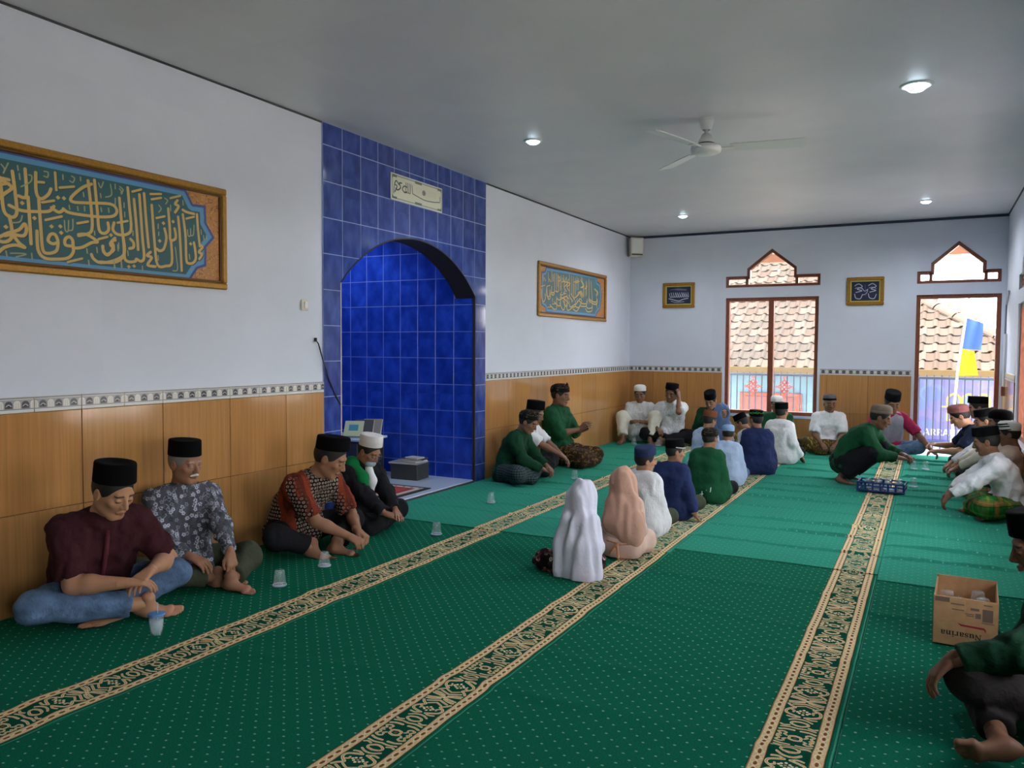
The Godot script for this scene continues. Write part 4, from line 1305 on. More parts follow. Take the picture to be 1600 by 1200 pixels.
	# things in the niche
	t = thing("lectern_cabinet", "low dark cabinet with a pale top in the blue niche", "cabinet", Vector3(-5.55, 0.036, -6.66))
	mi(t, "body", cbox(Vector3(0.68, 0.38, 0.42), 0.006), mat(col(44, 46, 54), 0.5), Vector3(0, 0.19, 0))
	mi(t, "top", cbox(Vector3(0.74, 0.025, 0.48), 0.005), M.white_tile, Vector3(0, 0.3935, 0))
	for s in [-1, 1]: mi(t, "door", cbox(Vector3(0.32, 0.33, 0.012), 0.004), mat(col(54, 56, 64), 0.45), Vector3(s * 0.165, 0.19, 0.216))
	var covers := [["green and cream book leaning on the cabinet in the niche", col(176, 186, 150), 0.0, 0.24], ["dark book leaning behind the cream one in the niche", col(52, 52, 58), 0.07, 0.26], ["grey book at the back of the leaning books in the niche", col(120, 116, 112), 0.12, 0.27]]
	for k in 3:
		var c: Array = covers[k]
		var b := thing("book", c[0], "book", Vector3(-5.36 + c[2] * 1.3, 0.443, -6.53 - 0.055 * k), deg_to_rad(24))
		b.rotation.x = deg_to_rad(-32)
		mi(b, "cover", cbox(Vector3(0.20, c[3] * 0.75, 0.022), 0.003), mat(c[1], 0.5), Vector3(0.0, c[3] * 0.375 + 0.012, 0))
		mi(b, "pages", cbox(Vector3(0.19, c[3] * 0.72, 0.018), 0.001), M.cream_plastic, Vector3(0.008, c[3] * 0.375 + 0.014, 0))
		if k == 0: mi(b, "cover_emblem", cbox(Vector3(0.10, 0.07, 0.002), 0.0005), mat(col(54, 128, 150), 0.5), Vector3(0.0, 0.11, 0.0115))
	t = thing("storage_box", "dark grey box on the white niche floor with papers on top", "box", Vector3(-4.76, 0.036, -6.72), deg_to_rad(4))
	var dk := mat(col(58, 60, 54), 0.6)
	mi(t, "body", cbox(Vector3(0.32, 0.155, 0.24), 0.006), dk, Vector3(0, 0.0775, 0))
	mi(t, "lid_rim", cbox(Vector3(0.33, 0.02, 0.25), 0.004), dk, Vector3(0, 0.150, 0))
	for k in 4:
		var b := thing("book", ["grey paper pad lying on the box in the niche", "white booklet lying second in the pile on the box in the niche", "dark booklet lying third in the pile on the box in the niche", "small pale booklet topmost on the box in the niche"][k], "book", Vector3(-4.76 + [-0.01, 0.05, 0.04, 0.07][k], 0.197 + k * 0.017, -6.72 + [0.01, 0.0, -0.02, 0.01][k]), deg_to_rad([6, -9, 12, -4][k]))
		var sz: Vector3 = [Vector3(0.34, 0.016, 0.24), Vector3(0.22, 0.016, 0.18), Vector3(0.24, 0.016, 0.17), Vector3(0.16, 0.016, 0.12)][k]
		mi(b, "cover", cbox(sz, 0.002), mat([col(140, 140, 136), col(196, 194, 190), col(64, 58, 58), col(186, 180, 174)][k], 0.7), Vector3(0, 0.008, 0))
		mi(b, "pages", cbox(sz * Vector3(0.98, 0.6, 1.01), 0.001), M.cream_plastic, Vector3(0.002, 0.008, 0))
	var rc := Canvas.new(200, 320, col(40, 34, 36))
	rc.rect(14, 14, 186, 306, col(196, 186, 170)); rc.rect(34, 34, 166, 286, col(150, 34, 36))
	rc.rect(50, 54, 150, 150, col(60, 30, 34)); rc.poly(PackedVector2Array([Vector2(50, 180), Vector2(100, 130), Vector2(150, 180), Vector2(150, 270), Vector2(50, 270)]), col(178, 60, 50))
	for k in 10: rc.disc(24, 26 + k * 30, 5, col(60, 50, 48)); rc.disc(176, 26 + k * 30, 5, col(60, 50, 48))
	t = thing("prayer_rug", "red and black patterned prayer rug on the white niche floor", "rug", Vector3(-4.72, 0.037, -6.0))
	mi(t, "pile", cbox(Vector3(1.0, 0.008, 0.62), 0.002), mat(col(40, 34, 36), 0.95), Vector3(0, 0.004, 0))
	var rm := mat(Color.WHITE, 0.95)
	rm.albedo_texture = rc.tex()
	var rq := picture_quad(Vector3(0, 0.0086, 0), Vector3(0, 0, -0.305), Vector3(-0.495, 0, 0))
	mi(t, "woven_pattern", rq, rm)

# ---------------------------------------------------------------- outside
func outside() -> void:
	struct("ground", cbox(Vector3(60, 0.2, 60), 0.01), mat(col(176, 170, 160), 0.9), Vector3(-4, -0.235, -14))
	struct("door_step", cbox(Vector3(1.3, 0.12, 0.5), 0.01), M.white_tile, Vector3(0.29, -0.055, ZB - TH - 0.26))
	# own eaves over the window and the door
	var own := thing("eaves", "brown fascia board with pale soffit over the window outside", "roof", Vector3(-1.7, 2.72, -12.39))
	mi(own, "soffit", cbox(Vector3(7.4, 0.03, 0.95), 0.004), M.plaster, Vector3(0, 0.17, -0.0))
	mi(own, "fascia", cbox(Vector3(7.4, 0.14, 0.03), 0.004), mat(col(168, 110, 72), 0.7), Vector3(0, 0.10, -0.48))
	var overhang := thing("added_overhang", "pale unseen overhang added outside the side windows to cut the sky light", "roof", Vector3(2.0, 2.85, -4.6))  # unseen overhang, added to block the upper sky from the side windows
	mi(overhang, "soffit", cbox(Vector3(1.9, 0.04, 14.4), 0.004), M.plaster, Vector3.ZERO)
	mi(overhang, "fascia", cbox(Vector3(0.03, 0.16, 14.4), 0.004), mat(col(168, 110, 72), 0.7), Vector3(0.965, -0.05, 0))
	# neighbour's house
	var h := thing("neighbour_house", "pale blue house with a terracotta tiled roof seen through the window and door", "building", Vector3.ZERO)
	var z0 := -14.6
	var y0 := 1.06
	var sl := deg_to_rad(33)
	var wallc := mat(col(104, 138, 152), 0.8)
	mi(h, "wall", cbox(Vector3(12, 1.4, 0.2), 0.01), wallc, Vector3(-4.5, 0.45, -15.2))
	mi(h, "window_frame", cbox(Vector3(1.1, 0.55, 0.06), 0.01), mat(col(150, 70, 46), 0.6), Vector3(-2.6, 0.32, -15.08))
	mi(h, "window_pane", cbox(Vector3(0.9, 0.42, 0.03), 0.01), mat(col(128, 70, 60), 0.5), Vector3(-2.6, 0.32, -15.05))
	mi(h, "eaves_board", cbox(Vector3(9.4, 0.12, 0.04), 0.006), mat(col(78, 66, 46), 0.9, 0.0, 0.05), Vector3(-2.6, y0 - 0.04, z0 + 0.03))
	# sloping deck
	var dk := PackedVector2Array([Vector2(-7.5, 0.0), Vector2(1.85, 0.0), Vector2(-3.4, 5.7), Vector2(-7.5, 5.7)])
	var up := Vector3(0, sin(sl), -cos(sl))
	var nrm := Vector3(0, cos(sl), sin(sl))
	mi(h, "roof_deck", extrude(dk, Vector3(0, y0, z0), Vector3.RIGHT, up, -nrm * 0.05), mat(col(44, 38, 34), 0.9))
	var prof := [Vector2(-0.105, 0.012), Vector2(-0.075, 0.004), Vector2(-0.03, 0.0), Vector2(0.02, 0.006), Vector2(0.05, 0.032), Vector2(0.075, 0.038), Vector2(0.105, 0.020)]
	var st := newst()
	for k in prof.size() - 1:
		var a: Vector2 = prof[k]
		var b: Vector2 = prof[k + 1]
		var q := PackedVector2Array([a, b, b + Vector2(0, 0.016), a + Vector2(0, 0.016)])
		var s0 := st
		# lower end lifts over the row below
		var lo0 := Vector3(a.x, 0, 0) + nrm * (a.y + 0.022) ; var lo1 := Vector3(b.x, 0, 0) + nrm * (b.y + 0.022)
		var hi0 := Vector3(a.x, 0, 0) + nrm * a.y + up * 0.29; var hi1 := Vector3(b.x, 0, 0) + nrm * b.y + up * 0.29
		for f in [[lo0, hi0, hi1], [lo0, hi1, lo1], [lo0 - nrm * 0.022, lo0, lo1], [lo0 - nrm * 0.022, lo1, lo1 - nrm * 0.022]]:
			tri_out(s0, f[0], f[1], f[2], Vector3(0, 0, 0) + up * 0.15 - nrm * 0.5)
	var tm := done(st)
	var tc := []
	for c in [col(62, 55, 50), col(58, 50, 45), col(66, 60, 55), col(56, 51, 47)]: tc.append(mat(c, 0.9, 0.0, 0.05))
	var rest := []
	for j in 22:
		for i in 47:
			var x := -7.4 + i * 0.2 + 0.02 * sin(j * 2.1)
			var d := j * 0.262
			var zz := z0 - d * cos(sl)
			if x > -0.05 + (zz + 16.455) * 1.043: continue
			var pos := Vector3(x, y0, z0) + up * d
			if (x > -4.15 and x < -1.55 and j < 14) or (x > -0.8 and j < 9):
				mi(h, "roof_tile", tm, tc[rng.randi() % 4], pos)
			else: rest.append(pos)
	var mm := MultiMesh.new()
	mm.transform_format = MultiMesh.TRANSFORM_3D
	mm.mesh = tm
	mm.instance_count = rest.size()
	for k in rest.size(): mm.set_instance_transform(k, Transform3D(Basis(), rest[k]))
	var mo := MultiMeshInstance3D.new()
	mo.name = "roof_tiles_beyond"
	mo.multimesh = mm
	mo.material_override = tc[0]
	mo.set_meta("kind", "stuff")
	h.add_child(mo)
	var capm := newst()
	for k in 8:
		var t0 := PI * k / 8.0
		var t1 := PI * (k + 1) / 8.0
		var p := func(t: float, e: float) -> Vector3: return Vector3(cos(t) * 0.11, sin(t) * 0.08 + e * 0.0, -e)
		tri_out(capm, p.call(t0, 0.0), p.call(t1, 0.0), p.call(t1, 0.42), Vector3(0, -0.1, -0.2)); tri_out(capm, p.call(t0, 0.0), p.call(t1, 0.42), p.call(t0, 0.42), Vector3(0, -0.1, -0.2))
	var cm := done(capm)
	var a := Vector3(1.86, y0 + 0.03, z0)
	var b := Vector3(-3.2, y0 + 0.03 + 3.05, z0 - 4.72)
	var cmat := mat(col(70, 62, 56), 0.9, 0.0, 0.05)
	for k in 17:
		var o := mi(h, "hip_tile", cm, cmat)
		o.transform = Transform3D(Basis.looking_at((b - a).normalized(), nrm), a.lerp(b, k / 17.0))
	# fence
	var fz := -13.4
	var bar := mat(col(62, 70, 84), 0.5, 0.3)
	var fe := thing("metal_fence", "grey steel bar fence with two orange diamond ornaments outside the window", "fence", Vector3(0, -0.14, fz))
	for y in [0.16, 1.12]: mi(fe, "rail", cbox(Vector3(8.6, 0.04, 0.03), 0.005), bar, Vector3(-2.1, y, 0))
	for k in 86: mi(fe, "bar", cbox(Vector3(0.018, 1.14, 0.018), 0.003), bar, Vector3(-6.35 + k * 0.1, 0.60, 0.0))
	var orange := mat(col(160, 54, 30), 0.5)
	for x in [-2.585, -2.09]:
		var s := newst()
		for q in [[0, 0, 0.05], [0.075, 0, 0.036], [-0.075, 0, 0.036], [0, 0.075, 0.05], [0, -0.075, 0.05], [0.045, 0.06, 0.03], [-0.045, 0.06, 0.03], [0.045, -0.06, 0.03], [-0.045, -0.06, 0.03], [0.12, 0, 0.024], [-0.12, 0, 0.024], [0, 0.15, 0.03], [0, -0.15, 0.03]]:
			var r: float = q[2]
			var o2 := PackedVector2Array([Vector2(-r, 0), Vector2(0, -r), Vector2(r, 0), Vector2(0, r)])
			var hole: PackedVector2Array = Geometry2D.offset_polygon(o2, -r * 0.42)[0]
			for half in [rect2(-1, -1, 0, 1), rect2(0, -1, 1, 1)]:
				for w in Geometry2D.intersect_polygons(o2, half):
					for z in Geometry2D.clip_polygons(w, hole): add_extrude(s, z, Vector3(x + q[0], 0.925 + q[1], 0.012), Vector3.RIGHT, Vector3.UP, Vector3(0, 0, 0.012))
		mi(fe, "ornament", done(s), orange)
	# banner behind the bars
	var bc := Canvas.new(512, 400, col(126, 124, 176))
	for k in 60: bc.disc(rng.randf() * 512, rng.randf() * 260, rng.randf_range(14, 46), col(112 + rng.randi() % 30, 118 + rng.randi() % 30, 178))
	var yel := col(226, 190, 84)
	for k in 3: bc.curve([Vector2(150 + k * 64, 150), Vector2(150 + k * 64, 100), Vector2(178 + k * 64, 76), Vector2(204 + k * 64, 100), Vector2(204 + k * 64, 150)], 10, yel)
	bc.line([Vector2(120, 150), Vector2(360, 150)], 9, yel)
	for k in 2: bc.line([Vector2(150 + k * 46, 170), Vector2(150 + k * 46, 226)], 10, yel)
	bc.line([Vector2(150, 172), Vector2(180, 172)], 9, yel); bc.line([Vector2(150, 224), Vector2(230, 224)], 9, yel)
	bc.rect(0, 340, 512, 360, col(90, 80, 210)); bc.rect(0, 360, 512, 400, col(214, 206, 236))
	var bm := mat(Color.WHITE, 0.6)
	bm.albedo_texture = bc.tex()
	var bn := thing("banner", "purple banner with yellow and white lettering hung behind the steel fence by the door", "banner", Vector3(0.55, 0.42, -13.47))
	mi(bn, "sheet", cbox(Vector3(1.5, 1.06, 0.004), 0.001), mat(col(78, 76, 158), 0.6), Vector3(0, 0, -0.004))
	mi(bn, "print", picture_quad(Vector3(0, 0, 0.0), Vector3(0.75, 0, 0), Vector3(0, 0.53, 0)), bm)
	var f := SystemFont.new()
	f.font_names = PackedStringArray(["Droid Sans"])
	f.font_weight = 700
	var tx := TextMesh.new()
	tx.font = f
	tx.text = "ARRAUDHO"
	tx.font_size = 64
	tx.pixel_size = 0.0021
	tx.depth = 0.002
	mi(bn, "lettering", tx, mat(col(220, 210, 238), 0.6), Vector3(-0.26, -0.26, 0.004))
	# flag on a pole
	var fl := thing("flag", "blue and yellow pennant flag on a slanting bamboo pole outside the door", "flag", Vector3(0.36, -0.1, -13.0))
	mi(fl, "pole", tube([Vector3(-0.08, 0, 0), Vector3(-0.02, 1.2, 0), Vector3(0.10, 2.3, 0)], 0.016), mat(col(232, 214, 206), 0.5))
	var cl := func(pts: Array) -> ArrayMesh:
		var s := newst(false)
		for i in 8:
			for j in 8:
				var g := func(u: float, v: float) -> Vector3:
					var q: Vector2 = (pts[0] as Vector2).lerp(pts[1], u).lerp((pts[3] as Vector2).lerp(pts[2], u), v)
					return Vector3(q.x, q.y, 0.035 * sin(u * 7.0 + v * 2.0) * u)
				var p00: Vector3 = g.call(i / 8.0, j / 8.0); var p10: Vector3 = g.call((i + 1) / 8.0, j / 8.0); var p11: Vector3 = g.call((i + 1) / 8.0, (j + 1) / 8.0); var p01: Vector3 = g.call(i / 8.0, (j + 1) / 8.0)
				for q in [p00, p10, p11, p00, p11, p01]: s.add_vertex(q)
		s.index()
		return done(s)
	var fb := mat(col(70, 110, 200), 0.7)
	fb.cull_mode = BaseMaterial3D.CULL_DISABLED
	var fy := mat(col(238, 206, 20), 0.7)
	fy.cull_mode = BaseMaterial3D.CULL_DISABLED
	mi(fl, "blue_cloth", cl.call([Vector2(0.06, 1.96), Vector2(0.28, 1.88), Vector2(0.265, 1.50), Vector2(0.025, 1.52)]), fb)
	mi(fl, "yellow_cloth", cl.call([Vector2(0.025, 1.52), Vector2(0.18, 1.48), Vector2(0.235, 1.14), Vector2(0.0, 1.13)]), fy)
	# door leaf, swung outwards
	var lf := thing("door_leaf", "brown panelled door leaf standing open outside the doorway", "door", Vector3(0.735, 0.0, ZB - 0.14), deg_to_rad(86))
	var w := 0.82
	for x in [0.05, w - 0.05]: mi(lf, "stile", cbox(Vector3(0.10, 2.06, 0.036), 0.005), M.wood, Vector3(x, 1.03, 0))
	for y in [0.07, 0.86, 2.0]: mi(lf, "rail", cbox(Vector3(w - 0.2, 0.12, 0.034), 0.005), M.wood, Vector3(w / 2, y, 0))
	mi(lf, "lower_panel", cbox(Vector3(w - 0.2, 0.68, 0.018), 0.006), M.wood, Vector3(w / 2, 0.465, 0))
	mi(lf, "upper_panel", cbox(Vector3(w - 0.2, 1.03, 0.018), 0.006), M.wood, Vector3(w / 2, 1.43, 0))
	mi(lf, "panel_moulding", cbox(Vector3(w - 0.36, 0.8, 0.03), 0.008), M.wood, Vector3(w / 2, 1.43, 0))
	mi(lf, "handle", tube([Vector3(w - 0.05, 1.0, 0.02), Vector3(w - 0.05, 1.0, 0.06), Vector3(w - 0.16, 1.0, 0.06)], 0.009), M.steel)

# ---------------------------------------------------------------- people
var T := {}            # shared shapes: heads, hands, feet, hair
var caps := {}

func head_pieces() -> Array:
	var p := [ell(Vector3(0, 0.022, -0.012), Vector3(0.076, 0.098, 0.096), 0.02), ell(Vector3(0, -0.035, 0.018), Vector3(0.060, 0.076, 0.072), 0.035),
		cap(Vector3(-0.014, -0.098, 0.060), Vector3(0.014, -0.098, 0.060), 0.018, 0.018, 0.022), cap(Vector3(-0.036, 0.024, 0.075), Vector3(0.036, 0.024, 0.075), 0.012, 0.012, 0.014),
		cap(Vector3(0, 0.014, 0.086), Vector3(0, -0.030, 0.106), 0.0075, 0.0115, 0.010), cap(Vector3(-0.012, -0.034, 0.096), Vector3(0.012, -0.034, 0.096), 0.009, 0.009, 0.006),
		cap(Vector3(0, -0.075, -0.02), Vector3(0, -0.165, -0.040), 0.052, 0.056, 0.03)]
	for s in [-1.0, 1.0]:
		p.append(cap(Vector3(0.050 * s, -0.060, -0.002), Vector3(0.022 * s, -0.094, 0.048), 0.018, 0.017, 0.026))
		p.append(ell(Vector3(0.042 * s, -0.020, 0.060), Vector3(0.022, 0.017, 0.018), 0.016))
		p.append(ell(Vector3(0.031 * s, 0.001, 0.100), Vector3(0.020, 0.010, 0.014), 0.012, true))
		p.append(ell(Vector3(0.031 * s, 0.000, 0.079), Vector3(0.0145, 0.0120, 0.0120), 0.004))
		p.append(cap(Vector3(0.022 * s, -0.064, 0.083), Vector3(0, -0.0605, 0.0925), 0.0048, 0.0058, 0.004))
		p.append(cap(Vector3(0.020 * s, -0.068, 0.082), Vector3(0, -0.0725, 0.0905), 0.0048, 0.0062, 0.003))
		p.append(ell(Vector3(0.079 * s, -0.006, -0.008), Vector3(0.0095, 0.031, 0.019), 0.005))
		p.append(ell(Vector3(0.090 * s, -0.002, -0.003), Vector3(0.007, 0.017, 0.010), 0.004, true))
	return p

func head_marks(v: PackedVector3Array) -> PackedInt32Array:
	var w := PackedInt32Array()
	w.resize(v.size())
	for k in v.size():
		var p := v[k]
		var x := absf(p.x)
		if p.z > 0.055:
			if x > 0.011 and x < 0.050 and absf(p.y - (0.0235 - 0.06 * absf(x - 0.028))) < 0.0045: w[k] = 1
			elif x < 0.024 and p.y > -0.0785 and p.y < -0.0565 and p.z > 0.078: w[k] = 2
			elif absf(x - 0.031) < 0.0135 and absf(p.y + 0.0045) < 0.0032: w[k] = 1
	return w

func hand_pieces(curl: Array, spread: float) -> Array:
	var p := [cap(Vector3(0, 0, -0.03), Vector3(0, 0, 0.01), 0.024, 0.024, 0.02)]
	var xs := [0.028, 0.0095, -0.0095, -0.027]
	var ln := [0.92, 1.0, 0.94, 0.76]
	for i in 4:
		var kn := Vector3(xs[i], 0.0, 0.088 - 0.006 * absf(i - 1.0))
		p.append(cap(Vector3(xs[i] * 0.55, 0.0, 0.012), kn, 0.0145, 0.0115, 0.014))
		var a: float = 0.0
		var at := kn
		var yaw: float = spread * (1.5 - i)
		for j in 3:
			a += deg_to_rad(curl[j])
			var d := Vector3(sin(yaw) * cos(a), -sin(a), cos(yaw) * cos(a))
			var l: float = [0.043, 0.027, 0.021][j] * ln[i]
			p.append(cap(at, at + d * l, 0.0092 - 0.0008 * j, 0.0086 - 0.0008 * j, 0.003))
			at += d * l
	var tb := [Vector3(0.018, -0.006, 0.018), Vector3(0.041, -0.014, 0.050), Vector3(0.046, -0.018, 0.078), Vector3(0.041, -0.021, 0.099)]
	for j in 3: p.append(cap(tb[j], tb[j + 1], [0.0145, 0.0105, 0.0092][j], [0.0108, 0.0094, 0.0080][j], [0.012, 0.004, 0.003][j]))
	return p

func foot_pieces() -> Array:
	var p := [ell(Vector3(0, -0.035, -0.035), Vector3(0.030, 0.030, 0.034), 0.03), cap(Vector3(0, 0.03, 0), Vector3(0, -0.02, 0.0), 0.036, 0.036, 0.03),
		cap(Vector3(0, -0.025, 0.0), Vector3(0.006, -0.048, 0.09), 0.034, 0.020, 0.03), cap(Vector3(-0.026, -0.050, 0.105), Vector3(0.028, -0.050, 0.118), 0.0165, 0.019, 0.025), cap(Vector3(-0.020, -0.045, 0.0), Vector3(-0.027, -0.052, 0.09), 0.020, 0.016, 0.03)]
	var xs := [0.033, 0.0115, -0.006, -0.0215, -0.035]
	var zs := [0.172, 0.175, 0.165, 0.152, 0.138]
	for i in 5:
		var r := 0.0125 if i == 0 else 0.0078 - 0.0003 * i
		p.append(cap(Vector3(xs[i] * 0.92, -0.051, 0.115 - 0.004 * i), Vector3(xs[i], -0.055, zs[i]), r, r * 1.12, 0.004))
	return p

func hair_pieces() -> Array:
	return [ell(Vector3(0, 0.024, -0.016), Vector3(0.0815, 0.102, 0.101), 0.02), ell(Vector3(0, -0.035, 0.088), Vector3(0.085, 0.098, 0.072), 0.008, true), ell(Vector3(0, -0.19, 0.01), Vector3(0.16, 0.145, 0.16), 0.01, true), ell(Vector3(0.085, -0.03, 0.0), Vector3(0.022, 0.042, 0.026), 0.006, true), ell(Vector3(-0.085, -0.03, 0.0), Vector3(0.022, 0.042, 0.026), 0.006, true)]

func shapes() -> void:
	var jobs := [["head", head_pieces(), 0.0034], ["head_far", head_pieces(), 0.0065], ["hand_relax", hand_pieces([22, 30, 22], 0.03), 0.0036], ["hand_flat", hand_pieces([6, 12, 8], 0.09), 0.0036], ["hand_fist", hand_pieces([62, 74, 40], 0.0), 0.0036], ["foot", foot_pieces(), 0.0034], ["hair", hair_pieces(), 0.005], ["hand_far", hand_pieces([26, 34, 22], 0.05), 0.006], ["foot_far", foot_pieces(), 0.008]]
	var res := []
	res.resize(jobs.size())
	var mx := Mutex.new()
	var nz := noise(1, 1.0)
	var id := WorkerThreadPool.add_group_task(func(i: int) -> void:
		var d := field_mesh(jobs[i][1], jobs[i][2], [], nz)
		d.n = normals_of(d.v, d.i)
		d.w = head_marks(d.v) if jobs[i][0].begins_with("head") else PackedInt32Array()
		mx.lock(); res[i] = d; mx.unlock(), jobs.size(), 4, true)
	WorkerThreadPool.wait_for_group_task_completion(id)
	for i in jobs.size(): T[jobs[i][0]] = res[i]
	T.hair_mesh = to_mesh({"v": T.hair.v, "n": T.hair.n, "i": T.hair.i})

func append_shape(out: Dictionary, t: Dictionary, x: Transform3D, mirror: bool, pal: Array) -> void:
	var base: int = out.v.size()
	var m := Basis(Vector3(-1, 0, 0), Vector3(0, 1, 0), Vector3(0, 0, 1)) if mirror else Basis()
	var b := x.basis * m
	var bn := x.basis.orthonormalized() * m
	var v: PackedVector3Array = out.v
	var n: PackedVector3Array = out.n
	var c: PackedColorArray = out.c
	var idx: PackedInt32Array = out.i
	var tv: PackedVector3Array = t.v
	var tn: PackedVector3Array = t.n
	var tw: PackedInt32Array = t.w
	var has := tw.size() > 0
	for k in tv.size():
		var q := b * tv[k] + x.origin
		if q.y < 0.003: q.y = 0.003
		v.append(q); n.append(bn * tn[k]); c.append(pal[tw[k]] if has else pal[0])
	var ti: PackedInt32Array = t.i
	for k in range(0, ti.size(), 3):
		idx.append(base + ti[k])
		if mirror:
			idx.append(base + ti[k + 2]); idx.append(base + ti[k + 1])
		else:
			idx.append(base + ti[k + 1]); idx.append(base + ti[k + 2])
	out.v = v; out.n = n; out.c = c; out.i = idx

func ik(a: Vector3, b: Vector3, l1: float, l2: float, hint: Vector3) -> Vector3:
	var d := b - a
	var l := clampf(d.length(), 0.05, (l1 + l2) * 0.999)
	var u := d.normalized()
	var x := (l1 * l1 - l2 * l2 + l * l) / (2.0 * l)
	var y := sqrt(maxf(l1 * l1 - x * x, 0.0))
	var s := (hint - u * hint.dot(u)).normalized()
	return a + u * x + s * y

func frame_of(z: Vector3, y: Vector3) -> Basis:
	z = z.normalized()
	var x := y.cross(z).normalized()
	return Basis(x, z.cross(x), z)

func bend(a: float) -> Vector3:
	return Vector3(0, cos(a), sin(a))

# all meshes of one figure, in the figure's own space (floor under the seat, facing +z, left hand towards +x)
func build_person(s: Dictionary) -> Dictionary:
	var g := func(k: String, d: Variant) -> Variant: return s.get(k, d)
	var lean := deg_to_rad(float(g.call("lean", 12.0)))
	var py: float = g.call("py", 0.105)
	var fat: float = g.call("fat", 0.0)
	var hs: float = g.call("hs", 1.09)
	var side: float = deg_to_rad(float(g.call("side", 0.0)))
	var P0 := Vector3(0, py, 0)
	var sb := Basis(Vector3(0, 0, 1), side)
	var waist := P0 + sb * bend(lean * 0.5) * 0.18
	var chest := waist + sb * bend(lean) * 0.17
	var na := lean * 1.15 + deg_to_rad(4)
	var neck := chest + sb * bend(na) * 0.15
	var hb := Basis(Vector3.UP, deg_to_rad(float(g.call("hy", 0.0)))) * Basis(Vector3.RIGHT, deg_to_rad(float(g.call("hp", 10.0)))) * Basis(Vector3.BACK, deg_to_rad(float(g.call("ht", 0.0))))
	var hc := neck + bend(na * 0.7) * 0.040 + hb * Vector3(0, 0.115 * hs, 0.02)
	var top_raw := (hc + hb * Vector3(0, float(g.call("caph", 0.155)) * hs, 0)).y
	var k: float = float(s.top) / top_raw
	var near: bool = g.call("near", false)
	var cell: float = (0.0095 if near else 0.0135)
	var sh: float = float(g.call("sw", 0.17)) + fat * 0.4
	var shl := neck + Vector3(sh, 0, 0) - bend(na) * 0.06
	var shr := neck + Vector3(-sh, 0, 0) - bend(na) * 0.06
	var lh: Vector3 = g.call("lh", Vector3(0.09, 0.23, 0.30))
	var rh: Vector3 = g.call("rh", Vector3(-0.09, 0.23, 0.30))
	var le := ik(shl, lh, 0.275, 0.245, g.call("leh", Vector3(0.75, -0.5, -0.45)))
	var re := ik(shr, rh, 0.275, 0.245, g.call("reh", Vector3(-0.75, -0.5, -0.45)))
	lh = shl + (lh - shl).limit_length(0.515)
	rh = shr + (rh - shr).limit_length(0.515)
	var lk: Vector3 = g.call("lk", Vector3(0.335, 0.155, 0.26))
	var rk: Vector3 = g.call("rk", Vector3(-0.335, 0.155, 0.26))
	var la: Vector3 = g.call("la", Vector3(-0.10, 0.065, 0.36))
	var ra: Vector3 = g.call("ra", Vector3(0.10, 0.065, 0.27))
	var lf: Vector3 = g.call("lf", Vector3(-1.0, -0.05, 0.35))
	var rf: Vector3 = g.call("rf", Vector3(1.0, -0.05, 0.30))
	var hl := P0 + Vector3(0.085, 0, 0)
	var hr := P0 + Vector3(-0.085, 0, 0)
	var C := func(a: Vector3, b: Vector3, r0: float, r1: float, kk := 0.04, clip := 0) -> Array: return cap(a * k, b * k, r0 * k, r1 * k, kk * k, clip)
	var X := Vector3.RIGHT
	var torso := func(e: float) -> Array:
		var bl := 0.092 + fat + e
		return [C.call(P0 - X * 0.07, P0 + X * 0.07, 0.100 + fat * 0.6 + e, 0.100 + fat * 0.6 + e), C.call(P0 - X * 0.055, waist - X * 0.06 + bend(lean + 1.57) * fat * 0.4, bl, bl, 0.05), C.call(P0 + X * 0.055, waist + X * 0.06 + bend(lean + 1.57) * fat * 0.4, bl, bl, 0.05),
			C.call(waist - X * 0.06, chest - X * 0.075, bl, 0.096 + fat * 0.6 + e, 0.05), C.call(waist + X * 0.06, chest + X * 0.075, bl, 0.096 + fat * 0.6 + e, 0.05),
			C.call(chest - X * 0.07, neck - X * 0.09 - bend(na) * 0.075, 0.094 + fat * 0.5 + e, 0.064 + e, 0.05), C.call(chest + X * 0.07, neck + X * 0.09 - bend(na) * 0.075, 0.094 + fat * 0.5 + e, 0.064 + e, 0.05),
			C.call(shr + X * 0.03, neck - bend(na) * 0.02, 0.050 + e, 0.050 + e, 0.05), C.call(shl - X * 0.03, neck - bend(na) * 0.02, 0.050 + e, 0.050 + e, 0.05)]
	var nz := noise(int(g.call("seed", 1)), 1.0, 2)
	var nv := noise(int(g.call("seed", 1)), 1.0, 1)
	var parts := []
	# the body itself
	var af := fat * 0.28
	var prims: Array = torso.call(-0.012)
	prims.append(C.call(neck - bend(na) * 0.03, hc + hb * Vector3(0, -0.11 * hs, -0.025), 0.056 + af, 0.053 * hs, 0.03))
	for q in [[shl, le, lh], [shr, re, rh]]:
		prims.append(C.call(q[0], q[1], 0.050 + af, 0.040 + af, 0.04)); prims.append(C.call(q[1], (q[1] as Vector3).lerp(q[2], 0.35), 0.040 + af, 0.040 + af, 0.02)); prims.append(C.call((q[1] as Vector3).lerp(q[2], 0.3), q[2], 0.040 + af, 0.0265 + af * 0.3, 0.02))
	for q in [[hl, lk, la], [hr, rk, ra]]:
		prims.append(C.call(q[0], q[1], 0.080 + fat * 0.3, 0.055, 0.05)); prims.append(C.call(q[1], (q[1] as Vector3).lerp(q[2], 0.4), 0.053, 0.050, 0.02)); prims.append(C.call((q[1] as Vector3).lerp(q[2], 0.35), q[2], 0.050, 0.036, 0.02))
	var body := field_mesh(prims, cell, [], nz)
	for q in body.v.size():
		if body.v[q].y < 0.003: body.v[q].y = 0.003
	body.n = normals_of(body.v, body.i)
	var skin: Color = s.skin
	var cc := PackedColorArray()
	cc.resize(body.v.size())
	cc.fill(skin)
	body.c = cc
	var brow: Color = g.call("brow", Color(0.012, 0.009, 0.008))
